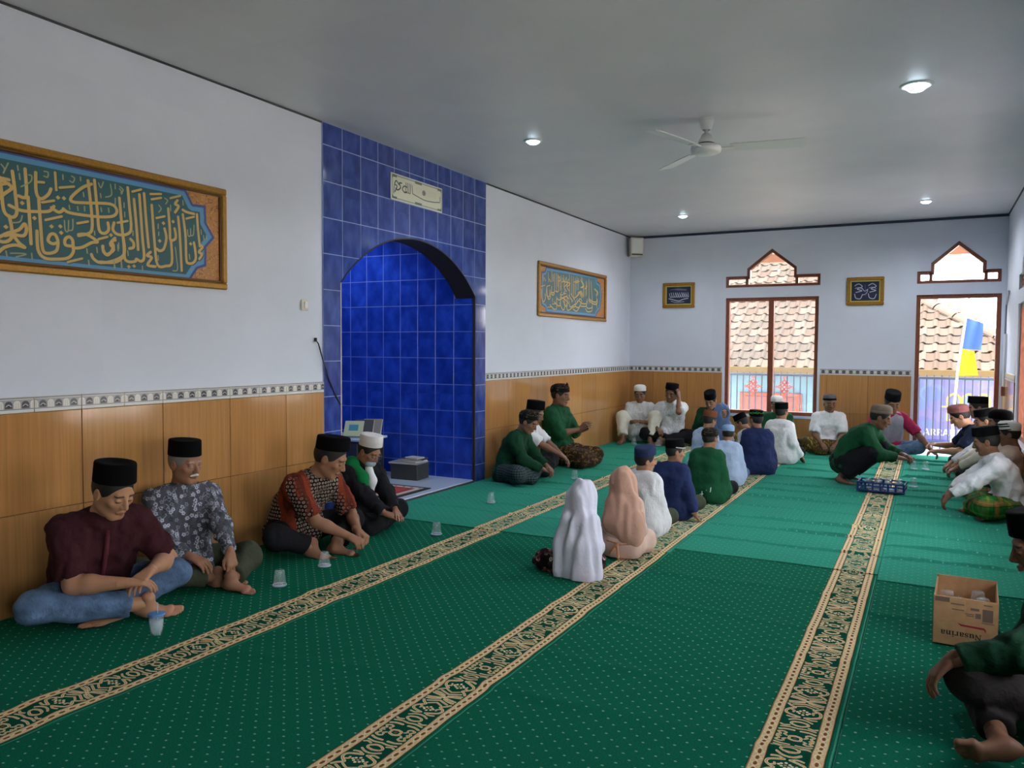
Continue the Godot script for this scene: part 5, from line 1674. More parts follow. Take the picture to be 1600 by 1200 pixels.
	var pal := [skin, brow.lerp(skin, 0.12), skin.lerp(Color(0.22, 0.06, 0.05), 0.45)]
	append_shape(body, T.head if near else T.head_far, Transform3D(hb.scaled(Vector3.ONE * k * hs), hc * k), false, pal)
	var pose: String = g.call("hand", "hand_relax")
	for q in [[le, lh, true, g.call("lhd", Vector3.ZERO), g.call("lhu", Vector3(0.3, 1, 0.1))], [re, rh, false, g.call("rhd", Vector3.ZERO), g.call("rhu", Vector3(-0.3, 1, 0.1))]]:
		var d: Vector3 = q[3] if q[3] != Vector3.ZERO else ((q[1] as Vector3) - q[0])
		append_shape(body, T[pose] if near else T.hand_far, Transform3D(frame_of(d, q[4]).scaled(Vector3.ONE * k), (q[1] as Vector3) * k), q[2], [skin])
	if g.call("feet", true):
		for q in [[la, lf, true, g.call("lfu", Vector3(0, 1, 0.25))], [ra, rf, false, g.call("rfu", Vector3(0, 1, 0.25))]]:
			append_shape(body, T.foot if near else T.foot_far, Transform3D(frame_of(q[1], q[3]).scaled(Vector3.ONE * k), (q[0] as Vector3) * k), q[2], [skin])
	parts.append(["body", body, "skin"])
	# upper garment
	var shirt: Array = g.call("shirt", [])          # [material, sleeve length 0..2, looseness, wrinkle]
	if shirt.size() > 0:
		var e: float = shirt[2]
		var pr: Array = torso.call(e)
		for q in [[shl, le, lh], [shr, re, rh]]:
			var sl: float = shirt[1]
			if sl <= 1.0:
				pr.append(C.call(q[0], (q[0] as Vector3).lerp(q[1], sl), 0.052 + af + e, 0.047 + af + e * 1.25, 0.05, 1))
			else:
				pr.append(C.call(q[0], q[1], 0.052 + af + e, 0.044 + af + e, 0.05)); pr.append(C.call(q[1], (q[1] as Vector3).lerp(q[2], minf(sl - 1.0, 0.97)), 0.044 + af + e, 0.033 + af + e * 0.7, 0.03, 1))
		# skirt of the shirt over the lap
		if g.call("hem", true):
			var hw: float = g.call("gown", 0.0)
			for sg in [-1.0, 1.0]: pr.append(C.call(P0 + Vector3((0.06 + hw) * sg, -0.02, 0.0), P0 + Vector3((0.09 + hw) * sg, 0.03, 0.10), 0.10 + e + hw * 0.4, 0.085 + e + hw, 0.06))
			if hw > 0.0: pr.append(C.call(P0 - X * (0.07 + hw), P0 + X * (0.07 + hw), 0.108 + e, 0.108 + e, 0.06))
		# standing collar
		var nd := bend(na * 0.8)
		for t in 9:
			var a0 := deg_to_rad(25 + 310.0 * t / 9.0)
			var a1 := deg_to_rad(25 + 310.0 * (t + 1) / 9.0)
			var cr := 0.062 + af + e * 0.4
			var f0 := neck + nd * 0.012 + Vector3(sin(a0) * cr, 0, 0) + Vector3(0, -sin(na), cos(na)) * cos(a0) * cr
			var f1 := neck + nd * 0.012 + Vector3(sin(a1) * cr, 0, 0) + Vector3(0, -sin(na), cos(na)) * cos(a1) * cr
			pr.append(C.call(f0, f1, 0.013, 0.013, 0.008))
		parts.append(["shirt", field_mesh(pr, cell, [shirt[3] * k, Vector3(8, 5, 8)], nz), shirt[0]])
		if shirt.size() > 4:
			var fw := bend(lean + 1.57)
			var pl := [C.call(neck + fw * (0.062 + e) - bend(na) * 0.02, chest + fw * (0.098 + fat * 0.6 + e), 0.014, 0.013, 0.01), C.call(chest + fw * (0.098 + fat * 0.6 + e), waist + fw * (0.098 + fat * 1.3 + e), 0.013, 0.012, 0.01)]
			parts.append(["placket", field_mesh(pl, 0.006, [], nz), shirt[4]])
	# lower garment
	var low: Array = g.call("low", [])               # [material, "trousers" | "sarong", looseness, wrinkle]
	if low.size() > 0:
		var e: float = low[2]
		var pr := [C.call(P0 - X * 0.07, P0 + X * 0.07, 0.104 + fat * 0.6 + e * 0.5, 0.104 + fat * 0.6 + e * 0.5)]
		var kk := 0.05 if low[1] == "trousers" else 0.10
		for q in [[hl, lk, la], [hr, rk, ra]]:
			pr.append(C.call(q[0], q[1], 0.086 + fat * 0.3 + e, 0.062 + e, kk))
			if g.call("feet", true): pr.append(C.call(q[1], (q[1] as Vector3).lerp(q[2], 0.84), 0.060 + e, 0.046 + e, kk * 0.6, 1))
			else: pr.append(C.call(q[1], (q[1] as Vector3).lerp(q[2], 1.06), 0.060 + e, 0.046 + e, kk * 0.6))
		if low[1] == "sarong":
			var md := (lk + rk) * 0.5
			pr.append(C.call(lk.lerp(md, 0.2) + Vector3(0, -0.05, -0.02), rk.lerp(md, 0.2) + Vector3(0, -0.05, -0.02), 0.055 + e, 0.055 + e, 0.10))
			pr.append(C.call(P0 + Vector3(0, -0.02, 0.05), md + Vector3(0, -0.05, 0.0), 0.09 + e, 0.07 + e, 0.10))
		parts.append([low[1], field_mesh(pr, cell, [low[3] * 0.75 * k, Vector3(4.5, 4.5, 4.5)], nv), low[0]])
	# extra draped pieces given in the same space: [name, material, pieces, wrinkle, cell]
	for x in g.call("extra", []):
		var pr := []
		for q in x[2]: pr.append(C.call(q[0], q[1], q[2], q[3], q[4] if q.size() > 4 else 0.05))
		parts.append([x[0], field_mesh(pr, x[4] if x.size() > 4 else cell, [x[3] * k, Vector3(9, 1.6, 9)], nz), x[1]])
	# head cloth: built round the head
	for x in g.call("veil", []):
		var pr := [ell((hc + hb * Vector3(0, 0.025 * hs, -0.012 * hs)) * k, Vector3(0.098, 0.118, 0.118) * k * hs, 0.03 * k), ell((hc + hb * Vector3(0, -0.012 * hs, 0.118 * hs)) * k, Vector3(0.062, 0.092, 0.066) * k * hs, 0.01 * k, true)]
		for q in x[1]: pr.insert(1, C.call(q[0], q[1], q[2], q[3], 0.06))
		pr.insert(1, C.call(hc + hb * Vector3(0, -0.02 * hs, -0.02), neck - bend(na) * 0.03, 0.098 * hs, 0.125, 0.08))
		for sg in [-1.0, 1.0]: pr.insert(1, C.call(hc + hb * Vector3(0.02 * sg, -0.05 * hs, -0.02), neck + X * sg * (sh - 0.05) - bend(na) * 0.05, 0.085 * hs, 0.085, 0.10))
		parts.append(["veil", field_mesh(pr, cell * 0.8, [x[2] * k, Vector3(15, 1.0, 15), 1], nv), x[0]])
	for p in parts:
		if not p[1].has("n"):
			for q in p[1].v.size():
				if p[1].v[q].y < 0.002: p[1].v[q].y = 0.002
			p[1].n = normals_of(p[1].v, p[1].i)
	return {"parts": parts, "head": Transform3D(hb.scaled(Vector3.ONE * k * hs), hc * k)}

func cap_mesh(kind: String) -> Array:
	if caps.has(kind): return caps[kind]
	var r := []
	match kind:
		"peci":
			r = [["cap", lathe([Vector2(0.090, 0.0), Vector2(0.0925, 0.004), Vector2(0.0895, 0.086), Vector2(0.0870, 0.093), Vector2(0.060, 0.091), Vector2(0.020, 0.087), Vector2(0.0, 0.086)], 32, 0.94, 1.16), "velvet", 0.050]]
		"peci_low":
			r = [["cap", lathe([Vector2(0.091, 0.0), Vector2(0.0935, 0.004), Vector2(0.0905, 0.072), Vector2(0.0870, 0.080), Vector2(0.050, 0.080), Vector2(0.0, 0.076)], 32, 0.94, 1.16), "velvet", 0.055]]
		"kopiah":
			r = [["cap", lathe([Vector2(0.0895, 0.0), Vector2(0.0920, 0.003), Vector2(0.0920, 0.045), Vector2(0.088, 0.066), Vector2(0.072, 0.082), Vector2(0.040, 0.090), Vector2(0.0, 0.092)], 32, 0.94, 1.16), "", 0.046], ["band", lathe([Vector2(0.0925, 0.0), Vector2(0.0940, 0.002), Vector2(0.0940, 0.024), Vector2(0.0925, 0.026)], 32, 0.94, 1.16), "", 0.046]]
		"udeng":
			r = [["cap", lathe([Vector2(0.090, 0.0), Vector2(0.0945, 0.004), Vector2(0.0960, 0.030), Vector2(0.093, 0.055), Vector2(0.078, 0.080), Vector2(0.045, 0.096), Vector2(0.0, 0.100)], 32, 0.94, 1.16), "", 0.030], ["knot", lathe([Vector2(0.0, -0.018), Vector2(0.018, -0.008), Vector2(0.020, 0.006), Vector2(0.008, 0.030), Vector2(0.0, 0.034)], 14, 1.2, 0.7), "", 0.118]]
	caps[kind] = r
	return r

func garment(key: String) -> Material:
	return M[key]

func place_person(s: Dictionary, r: Dictionary) -> void:
	var t := thing("person", s.label, "person", Vector3(s.at[0], 0.024 if s.at[1] < -5.2 else 0.016, s.at[1]), deg_to_rad(s.yaw), s.get("group", ""))
	var shirt: Node = t
	for p in r.parts:
		var o := mi(shirt if p[0] in ["placket", "back_print", "waist_ribbon"] else t, p[0], to_mesh(p[1]), M[p[2]])
		if p[0] == "shirt": shirt = o
	var hx: Transform3D = r.head
	if not s.has("veil"):
		var hr := mi(t, "hair", T.hair_mesh, M[s.get("hair", "hair")])
		hr.transform = hx
	if s.has("cap"):
		var c: Array = s.cap                   # [kind, material, band material, tilt]
		var hat: Node3D = null
		for q in cap_mesh(c[0]):
			if q[0] == "band" and c[2] == "": continue
			if q[0] == "knot" and c[2] == "none": continue
			var key: String = c[1] if q[0] != "band" else c[2]
			var o := mi(hat if hat else t, q[0], q[1], M[key])
			var tilt := deg_to_rad(float(c[3]) if c.size() > 3 else -6.0 - 0.5 * float(s.get("hp", 10.0)))
			var off := Vector3(0, q[3], -0.012 if q[0] != "knot" else 0.06)
			var place := hx * Transform3D(Basis(Vector3.RIGHT, tilt), off)
			o.transform = hat.transform.affine_inverse() * place if hat else place
			if hat == null: hat = o
		for x in s.get("on_cap", []):
			var o := mi(hat, x[0], x[1], M[x[2]])
			o.transform = hat.transform.affine_inverse() * hx
	for x in s.get("on_head", []):               # [name, mesh, material]
		var o := mi(t, x[0], x[1], M[x[2]])
		o.transform = hx

func V(x: float, y: float, z: float) -> Vector3:
	return Vector3(x, y, z)

func wardrobe() -> void:
	for q in [["maroon", col(56, 24, 30)], ["maroon_light", col(88, 38, 46)], ["olive", col(62, 66, 52)], ["black_cloth", col(24, 24, 28)], ["jacket", col(26, 25, 30)], ["scarf_green", col(14, 112, 62)], ["green", col(22, 74, 46)], ["green_deep", col(16, 56, 36)], ["white_cloth", col(212, 212, 216)], ["cream_cloth", col(206, 200, 186)],
		["navy", col(36, 46, 86)], ["navy_dark", col(26, 34, 56)], ["sky", col(168, 186, 216)], ["blush", col(206, 176, 162)], ["blush_deep", col(192, 152, 134)], ["veil_white", col(206, 206, 222)], ["magenta", col(150, 36, 74)], ["vest", col(150, 146, 160)], ["khaki", col(150, 142, 124)], ["beige_pink", col(196, 170, 158)], ["brown_cap", col(120, 70, 44)], ["plum_cap", col(126, 78, 76)],
		["white_cap", col(218, 216, 214)], ["taupe_cap", col(120, 104, 92)], ["blue_cap", col(40, 52, 84)], ["pale_blue_cap", col(140, 168, 204)], ["ribbon", col(206, 150, 112)], ["grey_cap", col(92, 88, 92)], ["lime", col(70, 170, 60)], ["mask", col(150, 166, 178)], ["dark_trousers", col(44, 40, 40)], ["charcoal_stripe", col(40, 40, 46)], ["grey_blue", col(92, 112, 148)]]:
		M[q[0]] = cloth(q[1], 0.9, 0.35 if q[0] in ["veil_white", "blush_deep", "grey_blue", "blush"] else 0.65)
	for q in [["floral_grey", 4.6], ["batik_rust", 2.5], ["plaid_green", 3.4], ["plaid_grey", 5.0], ["batik_brown", 5.0], ["batik_gold", 5.0], ["floral_dark", 5.0], ["embroidery", 4.0], ["stripes_white", 5.0], ["denim", 3.0], ["udeng", 8.0]]:
		M[q[0]] = printed(q[0], q[1])

func torus(r: float, w: float, sx: float, c: Vector3) -> ArrayMesh:
	var pts := []
	for k in 21: pts.append(c + Vector3(cos(TAU * k / 20.0) * r * sx, sin(TAU * k / 20.0) * r, 0))
	return tube(pts, w, 6)

func zigzag(r: float, y: float, a: float, n: int, w: float) -> ArrayMesh:
	var pts := []
	for k in n * 6 + 1:
		var t := TAU * k / (n * 6.0)
		pts.append(Vector3(cos(t) * r * 0.95, y + a * sin(t * n), sin(t) * r * 1.17 - 0.012))
	return tube(pts, w, 6)

func people() -> void:
	wardrobe()
	shapes()
	var light := Color(0.40, 0.20, 0.115)
	var mid := Color(0.30, 0.145, 0.085)
	var dark := Color(0.20, 0.095, 0.058)
	var W := 0.0085
	var specs := [
		# --- row along the tiled wall
		{at = [-3.84, -2.56], yaw = 74, top = 0.81, lean = 30, hp = 24, hy = 18, fat = 0.028, near = true, skin = light, seed = 3, shirt = ["maroon", 0.86, 0.02, W, "maroon_light"], low = ["denim", "trousers", 0.018, W], cap = ["peci", "velvet", ""], lh = V(0.17, 0.27, 0.40), rh = V(0.03, 0.235, 0.42), lhd = V(-0.9, -0.35, 0.4), rhd = V(0.9, -0.05, 0.3), la = V(0.05, 0.06, 0.24), lf = V(-0.95, -0.05, 0.28), ra = V(0.17, 0.08, 0.34), rf = V(1, -0.1, 0.35), rk = V(-0.34, 0.15, 0.25), lk = V(0.35, 0.19, 0.26),
			label = "person in a maroon short-sleeved shirt, blue jeans and black cap sitting cross-legged"},
		{at = [-3.88, -3.18], yaw = 66, top = 0.843, lean = -3, hp = 6, hy = 24, near = true, skin = mid, seed = 4, shirt = ["floral_grey", 1.92, 0.022, W], low = ["olive", "trousers", 0.026, W], cap = ["peci", "velvet", "", -3.0], hair = "hair_grey", brow = Color(0.3, 0.28, 0.27), lh = V(0.17, 0.20, 0.45), rh = V(-0.04, 0.22, 0.30), lhd = V(0.0, -0.9, 0.4), lhu = V(0.2, 0.3, 1), la = V(0.16, 0.07, 0.44), lf = V(0.6, -0.1, 0.8), ra = V(0.12, 0.07, 0.30), rf = V(0.9, -0.1, 0.5),
			label = "old person with white moustache, grey floral shirt and black cap against the tiled wall"},
		{at = [-3.92, -4.10], yaw = 84, top = 0.787, lean = 40, hp = 26, hy = 26, near = true, skin = mid, seed = 5, shirt = ["batik_rust", 0.9, 0.022, W], low = ["black_cloth", "trousers", 0.02, W], cap = ["peci_low", "velvet", ""], lh = V(0.14, 0.14, 0.52), rh = V(0.02, 0.13, 0.56), lhd = V(0, -0.4, 1), rhd = V(0.2, -0.4, 1), hand = "hand_fist", la = V(0.02, 0.06, 0.44), lf = V(0.3, -0.1, 1), ra = V(-0.12, 0.06, 0.36), rf = V(0.1, -0.1, 1),
			label = "person in a rust and black batik shirt leaning forward with crossed bare feet"},
		{at = [-3.89, -4.74], yaw = 80, top = 0.721, lean = 16, hp = 30, hy = 6, near = true, skin = mid, seed = 6, shirt = ["jacket", 1.9, 0.03, W], low = ["black_cloth", "trousers", 0.026, W], cap = ["peci", "white_cap", ""], hand = "hand_flat", lh = V(0.07, 0.20, 0.50), rh = V(-0.03, 0.17, 0.50), lhd = V(-0.5, -0.3, 1), rhd = V(0.4, -0.2, 1), feet = false,
			extra = [["scarf", "scarf_green", [[V(0.0, 0.60, 0.06), V(-0.10, 0.60, 0.10), 0.056, 0.064], [V(-0.10, 0.60, 0.10), V(-0.105, 0.50, 0.25), 0.06, 0.052], [V(-0.105, 0.50, 0.25), V(-0.05, 0.28, 0.245), 0.05, 0.035], [V(-0.10, 0.60, 0.10), V(-0.12, 0.52, 0.0), 0.06, 0.05]], 0.003, 0.011], ["inner_shirt", "white_cloth", [[V(0, 0.57, 0.22), V(0.0, 0.46, 0.268), 0.034, 0.034], [V(0.0, 0.46, 0.268), V(0.0, 0.32, 0.245), 0.032, 0.025]], 0.002, 0.009]],
			label = "person in a black jacket with a green scarf, white cap and lowered face mask"},
		{at = [-3.85, -7.15], yaw = 96, top = 0.750, lean = 24, hp = 26, skin = dark, seed = 7, shirt = ["green_deep", 1.9, 0.028, W], low = ["plaid_grey", "sarong", 0.02, W], cap = ["udeng", "udeng", "udeng"], lh = V(0.08, 0.19, 0.48), rh = V(-0.02, 0.17, 0.46), feet = false, label = "person in loose green shirt, grey plaid sarong and patterned head cloth by the blue niche"},
		{at = [-3.92, -7.63], yaw = 94, top = 0.807, lean = 12, hp = 20, skin = dark, seed = 8, shirt = ["white_cloth", 0.9, 0.024, W], low = ["black_cloth", "sarong", 0.02, W], cap = ["peci", "velvet", "", -14.0], lh = V(0.12, 0.22, 0.50), rh = V(0.0, 0.26, 0.50), feet = false, label = "person in white shirt and black cap between two men in green"},
		{at = [-3.92, -8.50], yaw = 86, top = 0.981, py = 0.17, lean = 2, hp = 8, hy = 6, skin = dark, seed = 9, shirt = ["green", 1.15, 0.03, W], low = ["batik_brown", "sarong", 0.02, W], cap = ["udeng", "udeng", "udeng"], hand = "hand_flat", lh = V(0.02, 0.42, 0.34), rh = V(-0.02, 0.44, 0.34), lhd = V(-0.1, 0.6, 1), rhd = V(0.1, 0.6, 1), lhu = V(1, 0.2, 0), rhu = V(-1, 0.2, 0), lk = V(0.2, 0.12, 0.44), rk = V(-0.2, 0.12, 0.44), la = V(0.12, 0.06, 0.02), ra = V(-0.12, 0.06, 0.02), feet = false, label = "person in a green shirt and brown batik sarong sitting upright with raised clasped hands"},
		# --- along the end wall
		{at = [-3.78, -11.20], yaw = 12, top = 0.857, lean = 6, hp = 14, skin = dark, seed = 10, shirt = ["embroidery", 1.5, 0.022, W], low = ["cream_cloth", "trousers", 0.035, W], cap = ["kopiah", "white_cap", ""], lk = V(0.26, 0.42, 0.24), rk = V(-0.26, 0.40, 0.24), la = V(0.20, 0.07, 0.42), ra = V(-0.22, 0.07, 0.40), lf = V(0.3, -0.05, 1), rf = V(-0.3, -0.05, 1), lh = V(0.04, 0.34, 0.30), rh = V(-0.04, 0.34, 0.30), label = "boy in white with a white cap sitting with raised knees in the corner"},
		{at = [-3.30, -11.19], yaw = 6, top = 0.890, lean = 8, hp = 14, hy = -10, ht = -8, skin = dark, seed = 11, shirt = ["embroidery", 0.95, 0.026, W], low = ["black_cloth", "trousers", 0.03, W], cap = ["peci_low", "velvet", ""], lh = V(0.13, 0.70, 0.20), leh = V(0.15, -1, 0.35), lhd = V(-0.1, 1, -0.1), rh = V(-0.16, 0.24, 0.28), rhd = V(0.6, -0.5, 0.6), label = "person in a white embroidered shirt resting his head on a raised hand"},
		{at = [-2.73, -11.28], yaw = 4, top = 0.777, lean = 14, hp = 24, hy = -8, skin = mid, seed = 12, shirt = ["green_deep", 1.9, 0.024, W], low = ["batik_gold", "sarong", 0.02, W], cap = ["peci", "velvet", "", 0.0], lh = V(0.08, 0.4, 0.30), rh = V(-0.05, 0.42, 0.30), feet = false, label = "person in dark green with a black cap looking down beside the window frame"},
		{at = [-1.83, -11.21], yaw = 0, top = 0.761, lean = 10, hp = 10, skin = mid, seed = 13, shirt = ["green", 1.9, 0.026, W], low = ["black_cloth", "trousers", 0.024, W], cap = ["kopiah", "white_cap", ""], feet = false, label = "person in green with a white cap sitting under the window behind a boy in white"},
		{at = [-1.19, -11.28], yaw = 8, top = 0.803, lean = 8, hp = 6, hy = 16, skin = dark, seed = 14, shirt = ["stripes_white", 0.95, 0.03, W], low = ["batik_gold", "sarong", 0.024, W], cap = ["kopiah", "grey_cap", "velvet"], hair = "hair_grey", lh = V(0.1, 0.17, 0.36), rh = V(-0.1, 0.17, 0.36), feet = false, label = "old person in a white shirt and batik sarong sitting against the end wall"},
		{at = [-0.50, -11.28], yaw = 18, top = 0.853, lean = 22, hp = 22, hy = 4, skin = dark, seed = 15, shirt = ["magenta", 0.95, 0.022, W], low = ["denim", "trousers", 0.02, W], cap = ["peci", "velvet", "", -2.0], lh = V(0.42, 0.16, 0.40), lhd = V(0.7, -0.5, 0.4), rh = V(-0.08, 0.2, 0.40), extra = [["vest", "vest", [[V(0.06, 0.24, 0.05), V(0.075, 0.49, 0.14), 0.135, 0.122], [V(-0.06, 0.24, 0.05), V(-0.075, 0.49, 0.14), 0.135, 0.122]], 0.003]], label = "person in magenta shirt, grey vest and black cap beside the door"},
		# --- squatting in the middle
		{at = [-0.77, -8.86], yaw = 82, top = 0.826, py = 0.25, lean = 42, hp = 20, hy = 8, skin = dark, seed = 16, shirt = ["green", 1.85, 0.036, 0.007], low = ["black_cloth", "trousers", 0.045, W], cap = ["kopiah", "taupe_cap", "taupe_cap"], lk = V(0.20, 0.40, 0.36), rk = V(-0.20, 0.38, 0.34), la = V(0.14, 0.07, 0.02), ra = V(-0.14, 0.07, 0.0), lf = V(0.15, -0.1, 1), rf = V(-0.15, -0.1, 1), lh = V(0.08, 0.36, 0.62), rh = V(-0.06, 0.34, 0.60), label = "person in green squatting on the carpet with a patterned brown cap and black trousers"},
		# --- along the side wall
		{at = [0.6, -10.16], yaw = -86, top = 0.77, lean = 30, hp = 30, skin = light, seed = 17, shirt = ["navy_dark", 0.85, 0.02, W], low = ["khaki", "trousers", 0.02, W], cap = ["kopiah", "plum_cap", "plum_cap"], lh = V(0.12, 0.26, 0.55), rh = V(-0.06, 0.32, 0.56), hand = "hand_flat", label = "person in a navy polo shirt and plum cap bending forward near the door"},
		{at = [0.62, -10.76], yaw = -82, top = 0.85, lean = 10, hp = 10, skin = mid, seed = 18, shirt = ["charcoal_stripe", 1.9, 0.022, W], low = ["black_cloth", "trousers", 0.02, W], cap = ["peci_low", "velvet", ""], feet = false, label = "person in charcoal with a black cap behind the navy polo shirt"},
		{at = [0.6, -9.52], yaw = -88, top = 0.785, lean = 6, hp = 12, skin = mid, seed = 19, shirt = ["white_cloth", 1.9, 0.022, W], low = ["black_cloth", "trousers", 0.02, W], cap = ["peci_low", "velvet", "", 0.0], lh = V(0.12, 0.22, 0.46), rh = V(-0.1, 0.22, 0.44), label = "person with a flat black cap, second along the side wall from the navy polo shirt"},
		{at = [0.62, -8.96], yaw = -92, top = 0.83, lean = -4, hp = 8, skin = mid, seed = 20, shirt = ["cream_cloth", 1.9, 0.022, W], low = ["black_cloth", "trousers", 0.02, W], cap = ["udeng", "velvet", "none"], lh = V(0.12, 0.2, 0.48), rh = V(-0.1, 0.22, 0.48), label = "person with a soft black cap and pale shirt behind the striped knitted cap"},
		{at = [0.62, -8.36], yaw = -92, top = 0.755, lean = -8, hp = 8, skin = dark, seed = 21, shirt = ["beige_pink", 1.9, 0.024, W], low = ["black_cloth", "trousers", 0.02, W], cap = ["kopiah", "white_cap", ""], lh = V(0.10, 0.22, 0.50), rh = V(-0.08, 0.2, 0.48), label = "person in a beige shirt with a white and black striped knitted cap"},
		{at = [0.62, -7.6], yaw = -84, top = 0.76, lean = 22, hp = 14, hy = -8, skin = dark, seed = 22, near = true, shirt = ["white_cloth", 1.9, 0.03, W], low = ["plaid_green", "sarong", 0.022, W], cap = ["peci_low", "velvet", "", -4.0], lh = V(0.16, 0.17, 0.60), rh = V(0.04, 0.19, 0.58), lhd = V(-0.2, -0.8, 0.5), rhd = V(0.0, -0.7, 0.6), feet = true, label = "person in a white long-sleeved shirt and green plaid sarong leaning on his knees"},
		{at = [0.52, -3.44], yaw = -84, top = 0.814, lean = 12, hp = 16, near = true, skin = dark, seed = 23, rfu = V(-1, 0.3, 0.25), rk = V(-0.08, 0.16, 0.38), shirt = ["green_deep", 1.85, 0.03, 0.006], low = ["dark_trousers", "trousers", 0.02, W], cap = ["peci", "velvet", "", -4.0], lk = V(0.27, 0.26, 0.44), lh = V(0.30, 0.33, 0.52), lhd = V(0.1, -0.7, 0.6), lhu = V(0.1, 0.6, 0.8), la = V(0.02, 0.065, 0.30), lf = V(-1, 0, 0.3), lfu = V(0, 1, 0.2), ra = V(0.40, 0.085, 0.36), rf = V(0.25, 0, 1), rh = V(-0.1, 0.24, 0.3), label = "person in dark green with a black cap and bare foot beside the cardboard carton"},
		# --- children sitting in the middle, backs to the camera
		{at = [-1.87, -4.41], yaw = 176, top = 0.585, hs = 1.12, lean = 4, hp = 4, caph = 0.145, near = true, skin = light, seed = 24, sw = 0.12, leh = V(0.2, -1, 0.1), reh = V(-0.2, -1, 0.1), shirt = ["veil_white", 1.9, 0.02, W], low = ["floral_dark", "sarong", 0.012, W], feet = false, la = V(0.30, 0.06, 0.06), ra = V(0.20, 0.06, 0.12), lk = V(0.30, 0.09, 0.26), rk = V(-0.08, 0.09, 0.26), hand = "hand_relax",
			veil = [["veil_white", [[V(0.055, 0.50, -0.01), V(0.07, 0.30, -0.03), 0.140, 0.160], [V(-0.055, 0.50, -0.01), V(-0.07, 0.30, -0.03), 0.140, 0.160], [V(0.07, 0.30, -0.03), V(0.07, 0.06, -0.05), 0.160, 0.165], [V(-0.07, 0.30, -0.03), V(-0.10, 0.05, -0.06), 0.160, 0.170]], 0.013]], extra = [["spread_skirt", "floral_dark", [[V(0.12, 0.10, -0.04), V(0.36, 0.10, -0.02), 0.11, 0.105], [V(0.36, 0.10, -0.02), V(0.47, 0.06, 0.02), 0.10, 0.06], [V(0.34, 0.06, -0.10), V(0.20, 0.05, -0.12), 0.05, 0.05]], 0.006]],
			label = "girl in a long white veil and dark floral skirt sitting on the carpet band"},
		{at = [-1.78, -4.95], yaw = 190, top = 0.595, hs = 1.10, lean = 6, hp = 8, hy = 52, caph = 0.145, near = true, skin = light, seed = 25, ra = V(0.08, 0.06, 0.2), la = V(-0.08, 0.06, 0.26), rk = V(-0.19, 0.13, 0.30), lk = V(0.19, 0.13, 0.30), sw = 0.12, leh = V(0.2, -1, 0.1), reh = V(-0.2, -1, 0.1), shirt = ["blush", 1.9, 0.024, W], low = ["blush", "sarong", 0.035, W], feet = false,
			veil = [["blush_deep", [[V(0.05, 0.50, -0.005), V(0.06, 0.38, -0.02), 0.135, 0.155], [V(-0.05, 0.50, -0.005), V(-0.06, 0.36, -0.03), 0.135, 0.160], [V(-0.06, 0.36, -0.03), V(-0.09, 0.24, -0.045), 0.155, 0.135]], 0.010]], extra = [["waist_ribbon", "ribbon", [[V(-0.15, 0.17, -0.11), V(0.0, 0.165, -0.172), 0.011, 0.012, 0.01], [V(0.0, 0.165, -0.172), V(0.15, 0.175, -0.10), 0.012, 0.011, 0.01], [V(0.03, 0.165, -0.176), V(0.015, 0.03, -0.195), 0.013, 0.016, 0.01], [V(0.03, 0.165, -0.176), V(0.10, 0.06, -0.180), 0.012, 0.014, 0.01]], 0.0, 0.008]],
			label = "girl in a blush pink head scarf and dress with a ribbon bow at the back"},
		{at = [-1.88, -5.58], yaw = 176, top = 0.664, hs = 1.06, lean = 5, hp = 4, hy = -48, ht = 10, near = true, skin = light, seed = 26, sw = 0.135, gown = 0.045, lk = V(0.20, 0.14, 0.36), rk = V(-0.20, 0.14, 0.36), la = V(-0.08, 0.06, 0.30), ra = V(0.08, 0.06, 0.24), leh = V(0.35, -1, -0.2), reh = V(-0.35, -1, -0.2), shirt = ["stripes_white", 1.9, 0.034, 0.007], low = ["olive", "trousers", 0.02, W], cap = ["peci_low", "blue_cap", "", -10.0], feet = false, label = "boy in a white shirt with a navy cap sitting behind the girl in blush pink"},
		{at = [-1.85, -6.26], yaw = 174, top = 0.644, hs = 1.06, lean = 5, hp = 6, hy = -50, near = true, skin = mid, seed = 27, sw = 0.135, gown = 0.045, lk = V(0.20, 0.14, 0.36), rk = V(-0.20, 0.14, 0.36), la = V(-0.08, 0.06, 0.30), ra = V(0.08, 0.06, 0.24), leh = V(0.35, -1, -0.2), reh = V(-0.35, -1, -0.2), shirt = ["navy", 1.9, 0.032, 0.006], low = ["olive", "trousers", 0.02, W], cap = ["peci", "velvet", ""], rh = V(-0.33, 0.06, -0.06), rhd = V(-0.5, -0.6, 0.2), feet = false, label = "boy in a navy shirt with a black cap propped on one arm"},
		{at = [-1.77, -7.06], yaw = 172, top = 0.681, hs = 1.04, lean = 9, hp = 8, hy = -14, skin = mid, seed = 28, sw = 0.135, gown = 0.045, lk = V(0.20, 0.14, 0.36), rk = V(-0.20, 0.14, 0.36), la = V(-0.08, 0.06, 0.30), ra = V(0.08, 0.06, 0.24), leh = V(0.35, -1, -0.2), reh = V(-0.35, -1, -0.2), shirt = ["green", 1.9, 0.034, W], low = ["black_cloth", "trousers", 0.02, W], cap = ["udeng", "udeng", "none"], feet = false, extra = [["back_print", "white_cloth", [[V(-0.13, 0.20, -0.139), V(-0.13, 0.15, -0.149), 0.007, 0.007, 0.003], [V(-0.13, 0.15, -0.149), V(-0.09, 0.14, -0.156), 0.007, 0.007, 0.003], [V(-0.09, 0.14, -0.156), V(-0.08, 0.17, -0.156), 0.007, 0.007, 0.003], [V(-0.03, 0.15, -0.159), V(-0.03, 0.08, -0.159), 0.007, 0.007, 0.003], [V(-0.06, 0.12, -0.159), V(0.0, 0.11, -0.159), 0.006, 0.006, 0.003]], 0.0, 0.006]], label = "boy in green with a dark patterned cap and white lettering low on his back"},
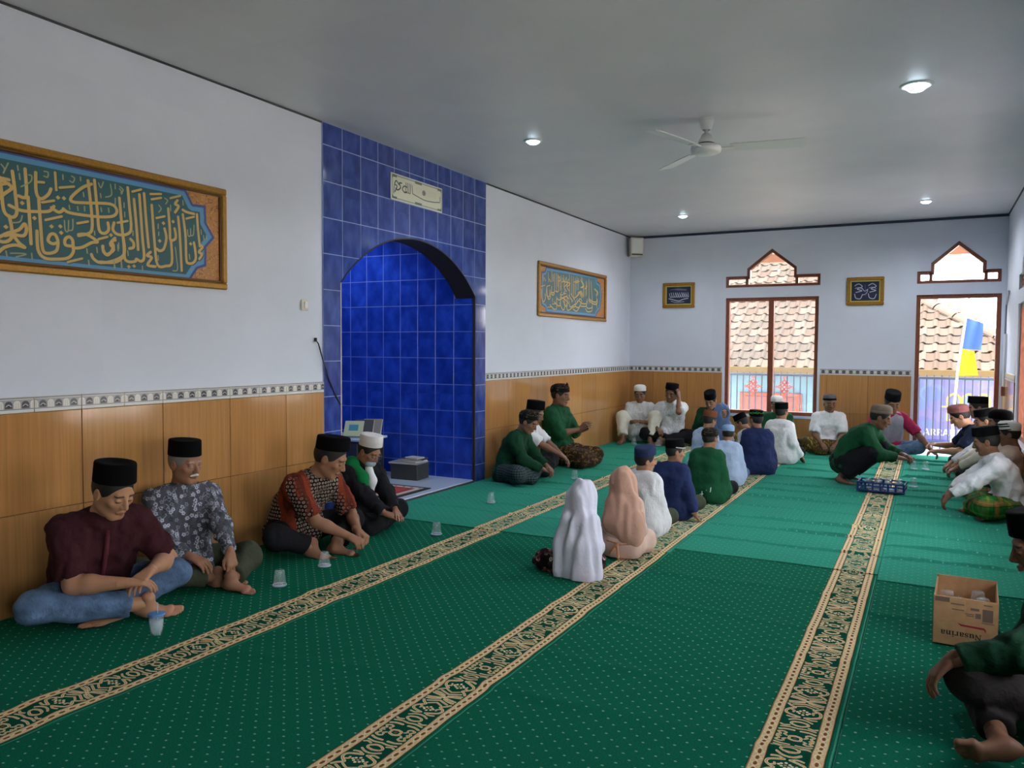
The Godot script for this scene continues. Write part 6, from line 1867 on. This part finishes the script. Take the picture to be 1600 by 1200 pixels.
		{at = [-1.81, -8.07], yaw = 182, top = 0.608, hs = 1.08, lean = 12, hp = 16, hy = 10, skin = mid, seed = 29, sw = 0.135, gown = 0.045, lk = V(0.20, 0.14, 0.36), rk = V(-0.20, 0.14, 0.36), la = V(-0.08, 0.06, 0.30), ra = V(0.08, 0.06, 0.24), leh = V(0.35, -1, -0.2), reh = V(-0.35, -1, -0.2), shirt = ["sky", 1.9, 0.036, W], low = ["grey_blue", "trousers", 0.02, W], cap = ["kopiah", "pale_blue_cap", ""], feet = false, label = "child in pale blue with a pale blue cap behind the boy in green"},
		{at = [-2.22, -8.71], yaw = 150, top = 0.691, hs = 1.04, lean = 10, hp = 14, skin = mid, seed = 30, sw = 0.135, gown = 0.045, lk = V(0.20, 0.14, 0.36), rk = V(-0.20, 0.14, 0.36), la = V(-0.08, 0.06, 0.30), ra = V(0.08, 0.06, 0.24), leh = V(0.35, -1, -0.2), reh = V(-0.35, -1, -0.2), shirt = ["sky", 1.9, 0.03, W], low = ["black_cloth", "trousers", 0.02, W], cap = ["peci", "brown_cap", "", -2.0], feet = false, label = "child with a tall brown cap hidden behind the children in green and pale blue"},
		{at = [-1.82, -9.43], yaw = 250, top = 0.608, hs = 1.08, lean = 14, hp = 28, hy = 10, skin = mid, seed = 31, sw = 0.135, gown = 0.045, lk = V(0.20, 0.14, 0.36), rk = V(-0.20, 0.14, 0.36), la = V(-0.08, 0.06, 0.30), ra = V(0.08, 0.06, 0.24), leh = V(0.35, -1, -0.2), reh = V(-0.35, -1, -0.2), shirt = ["embroidery", 1.9, 0.026, W], low = ["black_cloth", "trousers", 0.02, W], cap = ["peci", "velvet", "", 0.0], feet = false, label = "child in white with a black cap looking down, face turned to the niche wall"},
		{at = [-1.67, -8.95], yaw = 196, top = 0.710, hs = 1.04, lean = 9, hp = 6, hy = 34, skin = mid, seed = 32, sw = 0.135, gown = 0.045, lk = V(0.20, 0.14, 0.36), rk = V(-0.20, 0.14, 0.36), la = V(-0.08, 0.06, 0.30), ra = V(0.08, 0.06, 0.24), leh = V(0.35, -1, -0.2), reh = V(-0.35, -1, -0.2), shirt = ["navy", 1.9, 0.03, W], low = ["black_cloth", "trousers", 0.02, W], cap = ["peci_low", "velvet", ""], feet = false, label = "boy in a navy shirt with green zigzag piping on his black cap"},
		{at = [-2.41, -10.28], yaw = 40, top = 0.681, hs = 1.10, lean = 8, hp = 8, caph = 0.145, skin = light, seed = 33, sw = 0.12, leh = V(0.2, -1, 0.1), reh = V(-0.2, -1, 0.1), shirt = ["grey_blue", 1.9, 0.024, W], low = ["grey_blue", "sarong", 0.03, W], feet = false, veil = [["grey_blue", [[V(0, 0.52, 0.0), V(0, 0.40, 0.0), 0.12, 0.16]], 0.005]], label = "small girl in a grey-blue head scarf facing the camera among the children"},
		{at = [-1.61, -9.94], yaw = 170, top = 0.736, hs = 1.04, lean = 7, hp = 4, hy = -20, skin = mid, seed = 34, sw = 0.135, gown = 0.045, lk = V(0.20, 0.14, 0.36), rk = V(-0.20, 0.14, 0.36), la = V(-0.08, 0.06, 0.30), ra = V(0.08, 0.06, 0.24), leh = V(0.35, -1, -0.2), reh = V(-0.35, -1, -0.2), shirt = ["stripes_white", 1.9, 0.034, 0.007], low = ["black_cloth", "trousers", 0.02, W], cap = ["peci", "velvet", "", -4.0], rh = V(-0.30, 0.10, 0.14), feet = false, label = "boy in a white shirt with a tall black cap sitting in front of the window"},
	]
	# things worn on the head
	var rimg := [["glasses", null, "steel"]]
	var gst := newst()
	for sgn in [-1.0, 1.0]:
		var pts := []
		for k in 17: pts.append(Vector3(0.032 * sgn + cos(TAU * k / 16.0) * 0.023, -0.004 + sin(TAU * k / 16.0) * 0.016, 0.103))
		add_tube(gst, pts, 0.0016, 6)
		add_tube(gst, [Vector3(0.055 * sgn, 0.0, 0.103), Vector3(0.078 * sgn, 0.003, 0.06), Vector3(0.083 * sgn, 0.004, -0.01)], 0.0015, 6)
	add_tube(gst, [Vector3(-0.010, 0.0, 0.106), Vector3(0, 0.003, 0.109), Vector3(0.010, 0.0, 0.106)], 0.0015, 6)
	var nz := noise(2, 1.0)
	var mk := field_mesh([ell(Vector3(0, -0.074, 0.050), Vector3(0.056, 0.036, 0.052), 0.02), ell(Vector3(0, -0.06, 0.01), Vector3(0.08, 0.09, 0.055), 0.01, true)], 0.005, [], nz)
	mk.n = normals_of(mk.v, mk.i)
	specs[3].on_head = [["glasses", done(gst), "steel"], ["face_mask", to_mesh(mk), "mask"]]
	var ms := field_mesh([cap(Vector3(0, -0.051, 0.099), Vector3(0.026, -0.059, 0.083), 0.0075, 0.005, 0.004), cap(Vector3(0, -0.051, 0.099), Vector3(-0.026, -0.059, 0.083), 0.0075, 0.005, 0.004)], 0.003, [], nz)
	ms.n = normals_of(ms.v, ms.i)
	specs[1].on_head = [["moustache", to_mesh(ms), "white_cap"]]
	specs[18].on_cap = [["stripe", lathe([Vector2(0.0930, 0.050), Vector2(0.0945, 0.052), Vector2(0.0945, 0.058), Vector2(0.0930, 0.060)], 32, 0.94, 1.16), "velvet"], ["stripe", lathe([Vector2(0.0930, 0.084), Vector2(0.0940, 0.086), Vector2(0.0925, 0.094), Vector2(0.0915, 0.095)], 32, 0.94, 1.16), "velvet"], ["stripe", lathe([Vector2(0.0890, 0.108), Vector2(0.0890, 0.112), Vector2(0.0810, 0.120), Vector2(0.0790, 0.120)], 32, 0.94, 1.16), "velvet"]]
	specs[29].on_cap = [["zigzag_piping", zigzag(0.0945, 0.095, 0.012, 5, 0.0032), "lime"], ["zigzag_piping", zigzag(0.0945, 0.095, -0.012, 5, 0.0032), "lime"]]
	var band := lathe([Vector2(0.0935, 0.053), Vector2(0.0950, 0.055), Vector2(0.0950, 0.059), Vector2(0.0935, 0.061)], 32, 0.94, 1.16)
	specs[24].on_cap = [["cap_piping", band, "white_cap"]]
	var res := []
	res.resize(specs.size())
	var mx := Mutex.new()
	var id := WorkerThreadPool.add_group_task(func(i: int) -> void:
		var d := build_person(specs[i])
		mx.lock(); res[i] = d; mx.unlock(), specs.size(), 4, true)
	WorkerThreadPool.wait_for_group_task_completion(id)
	for i in specs.size(): place_person(specs[i], res[i])

const EXPO := 2.95
const SKY_E := 2.2
const SUN_E := 4.5

func _ready() -> void:
	# camera
	var cam := Camera3D.new()
	cam.name = "camera"
	cam.transform = Transform3D(Basis(Vector3(0.88337213, 0.00576687, -0.46863678), Vector3(-0.02675323, 0.99891432, -0.0381371), Vector3(0.46790806, 0.0462268, 0.88256735)), Vector3(0, 1.4, 0))
	cam.fov = rad_to_deg(2.0 * atan(600.0 / 1234.055))
	cam.near = 0.05
	cam.far = 200.0
	add_child(cam)
	cam.current = true
	# sky, exposure
	var env := Environment.new()
	env.background_mode = Environment.BG_SKY
	var sm := ProceduralSkyMaterial.new()
	sm.sky_top_color = col(232, 238, 248)
	sm.sky_horizon_color = col(255, 252, 246)
	sm.ground_bottom_color = col(150, 146, 140)
	sm.ground_horizon_color = col(214, 212, 206)
	sm.sky_energy_multiplier = SKY_E
	sm.ground_energy_multiplier = SKY_E * 0.4
	var sky := Sky.new()
	sky.sky_material = sm
	env.sky = sky
	env.tonemap_mode = Environment.TONE_MAPPER_LINEAR
	env.tonemap_exposure = EXPO
	env.sdfgi_enabled = true
	env.ssao_enabled = true
	env.ssil_enabled = true
	var we := WorldEnvironment.new()
	we.name = "world"
	we.environment = env
	add_child(we)
	# sun behind the building, on the neighbour's roof
	var sun := DirectionalLight3D.new()
	sun.name = "sun"
	add_child(sun)
	sun.look_at_from_position(Vector3(-1.2, 8, 2.5), Vector3.ZERO)
	sun.light_energy = SUN_E
	sun.light_color = col(255, 244, 226)
	sun.light_angular_distance = 0.6
	sun.shadow_enabled = true
	materials()
	room()
	carpets()
	wall_things()
	outside()
	people()
	small_things()
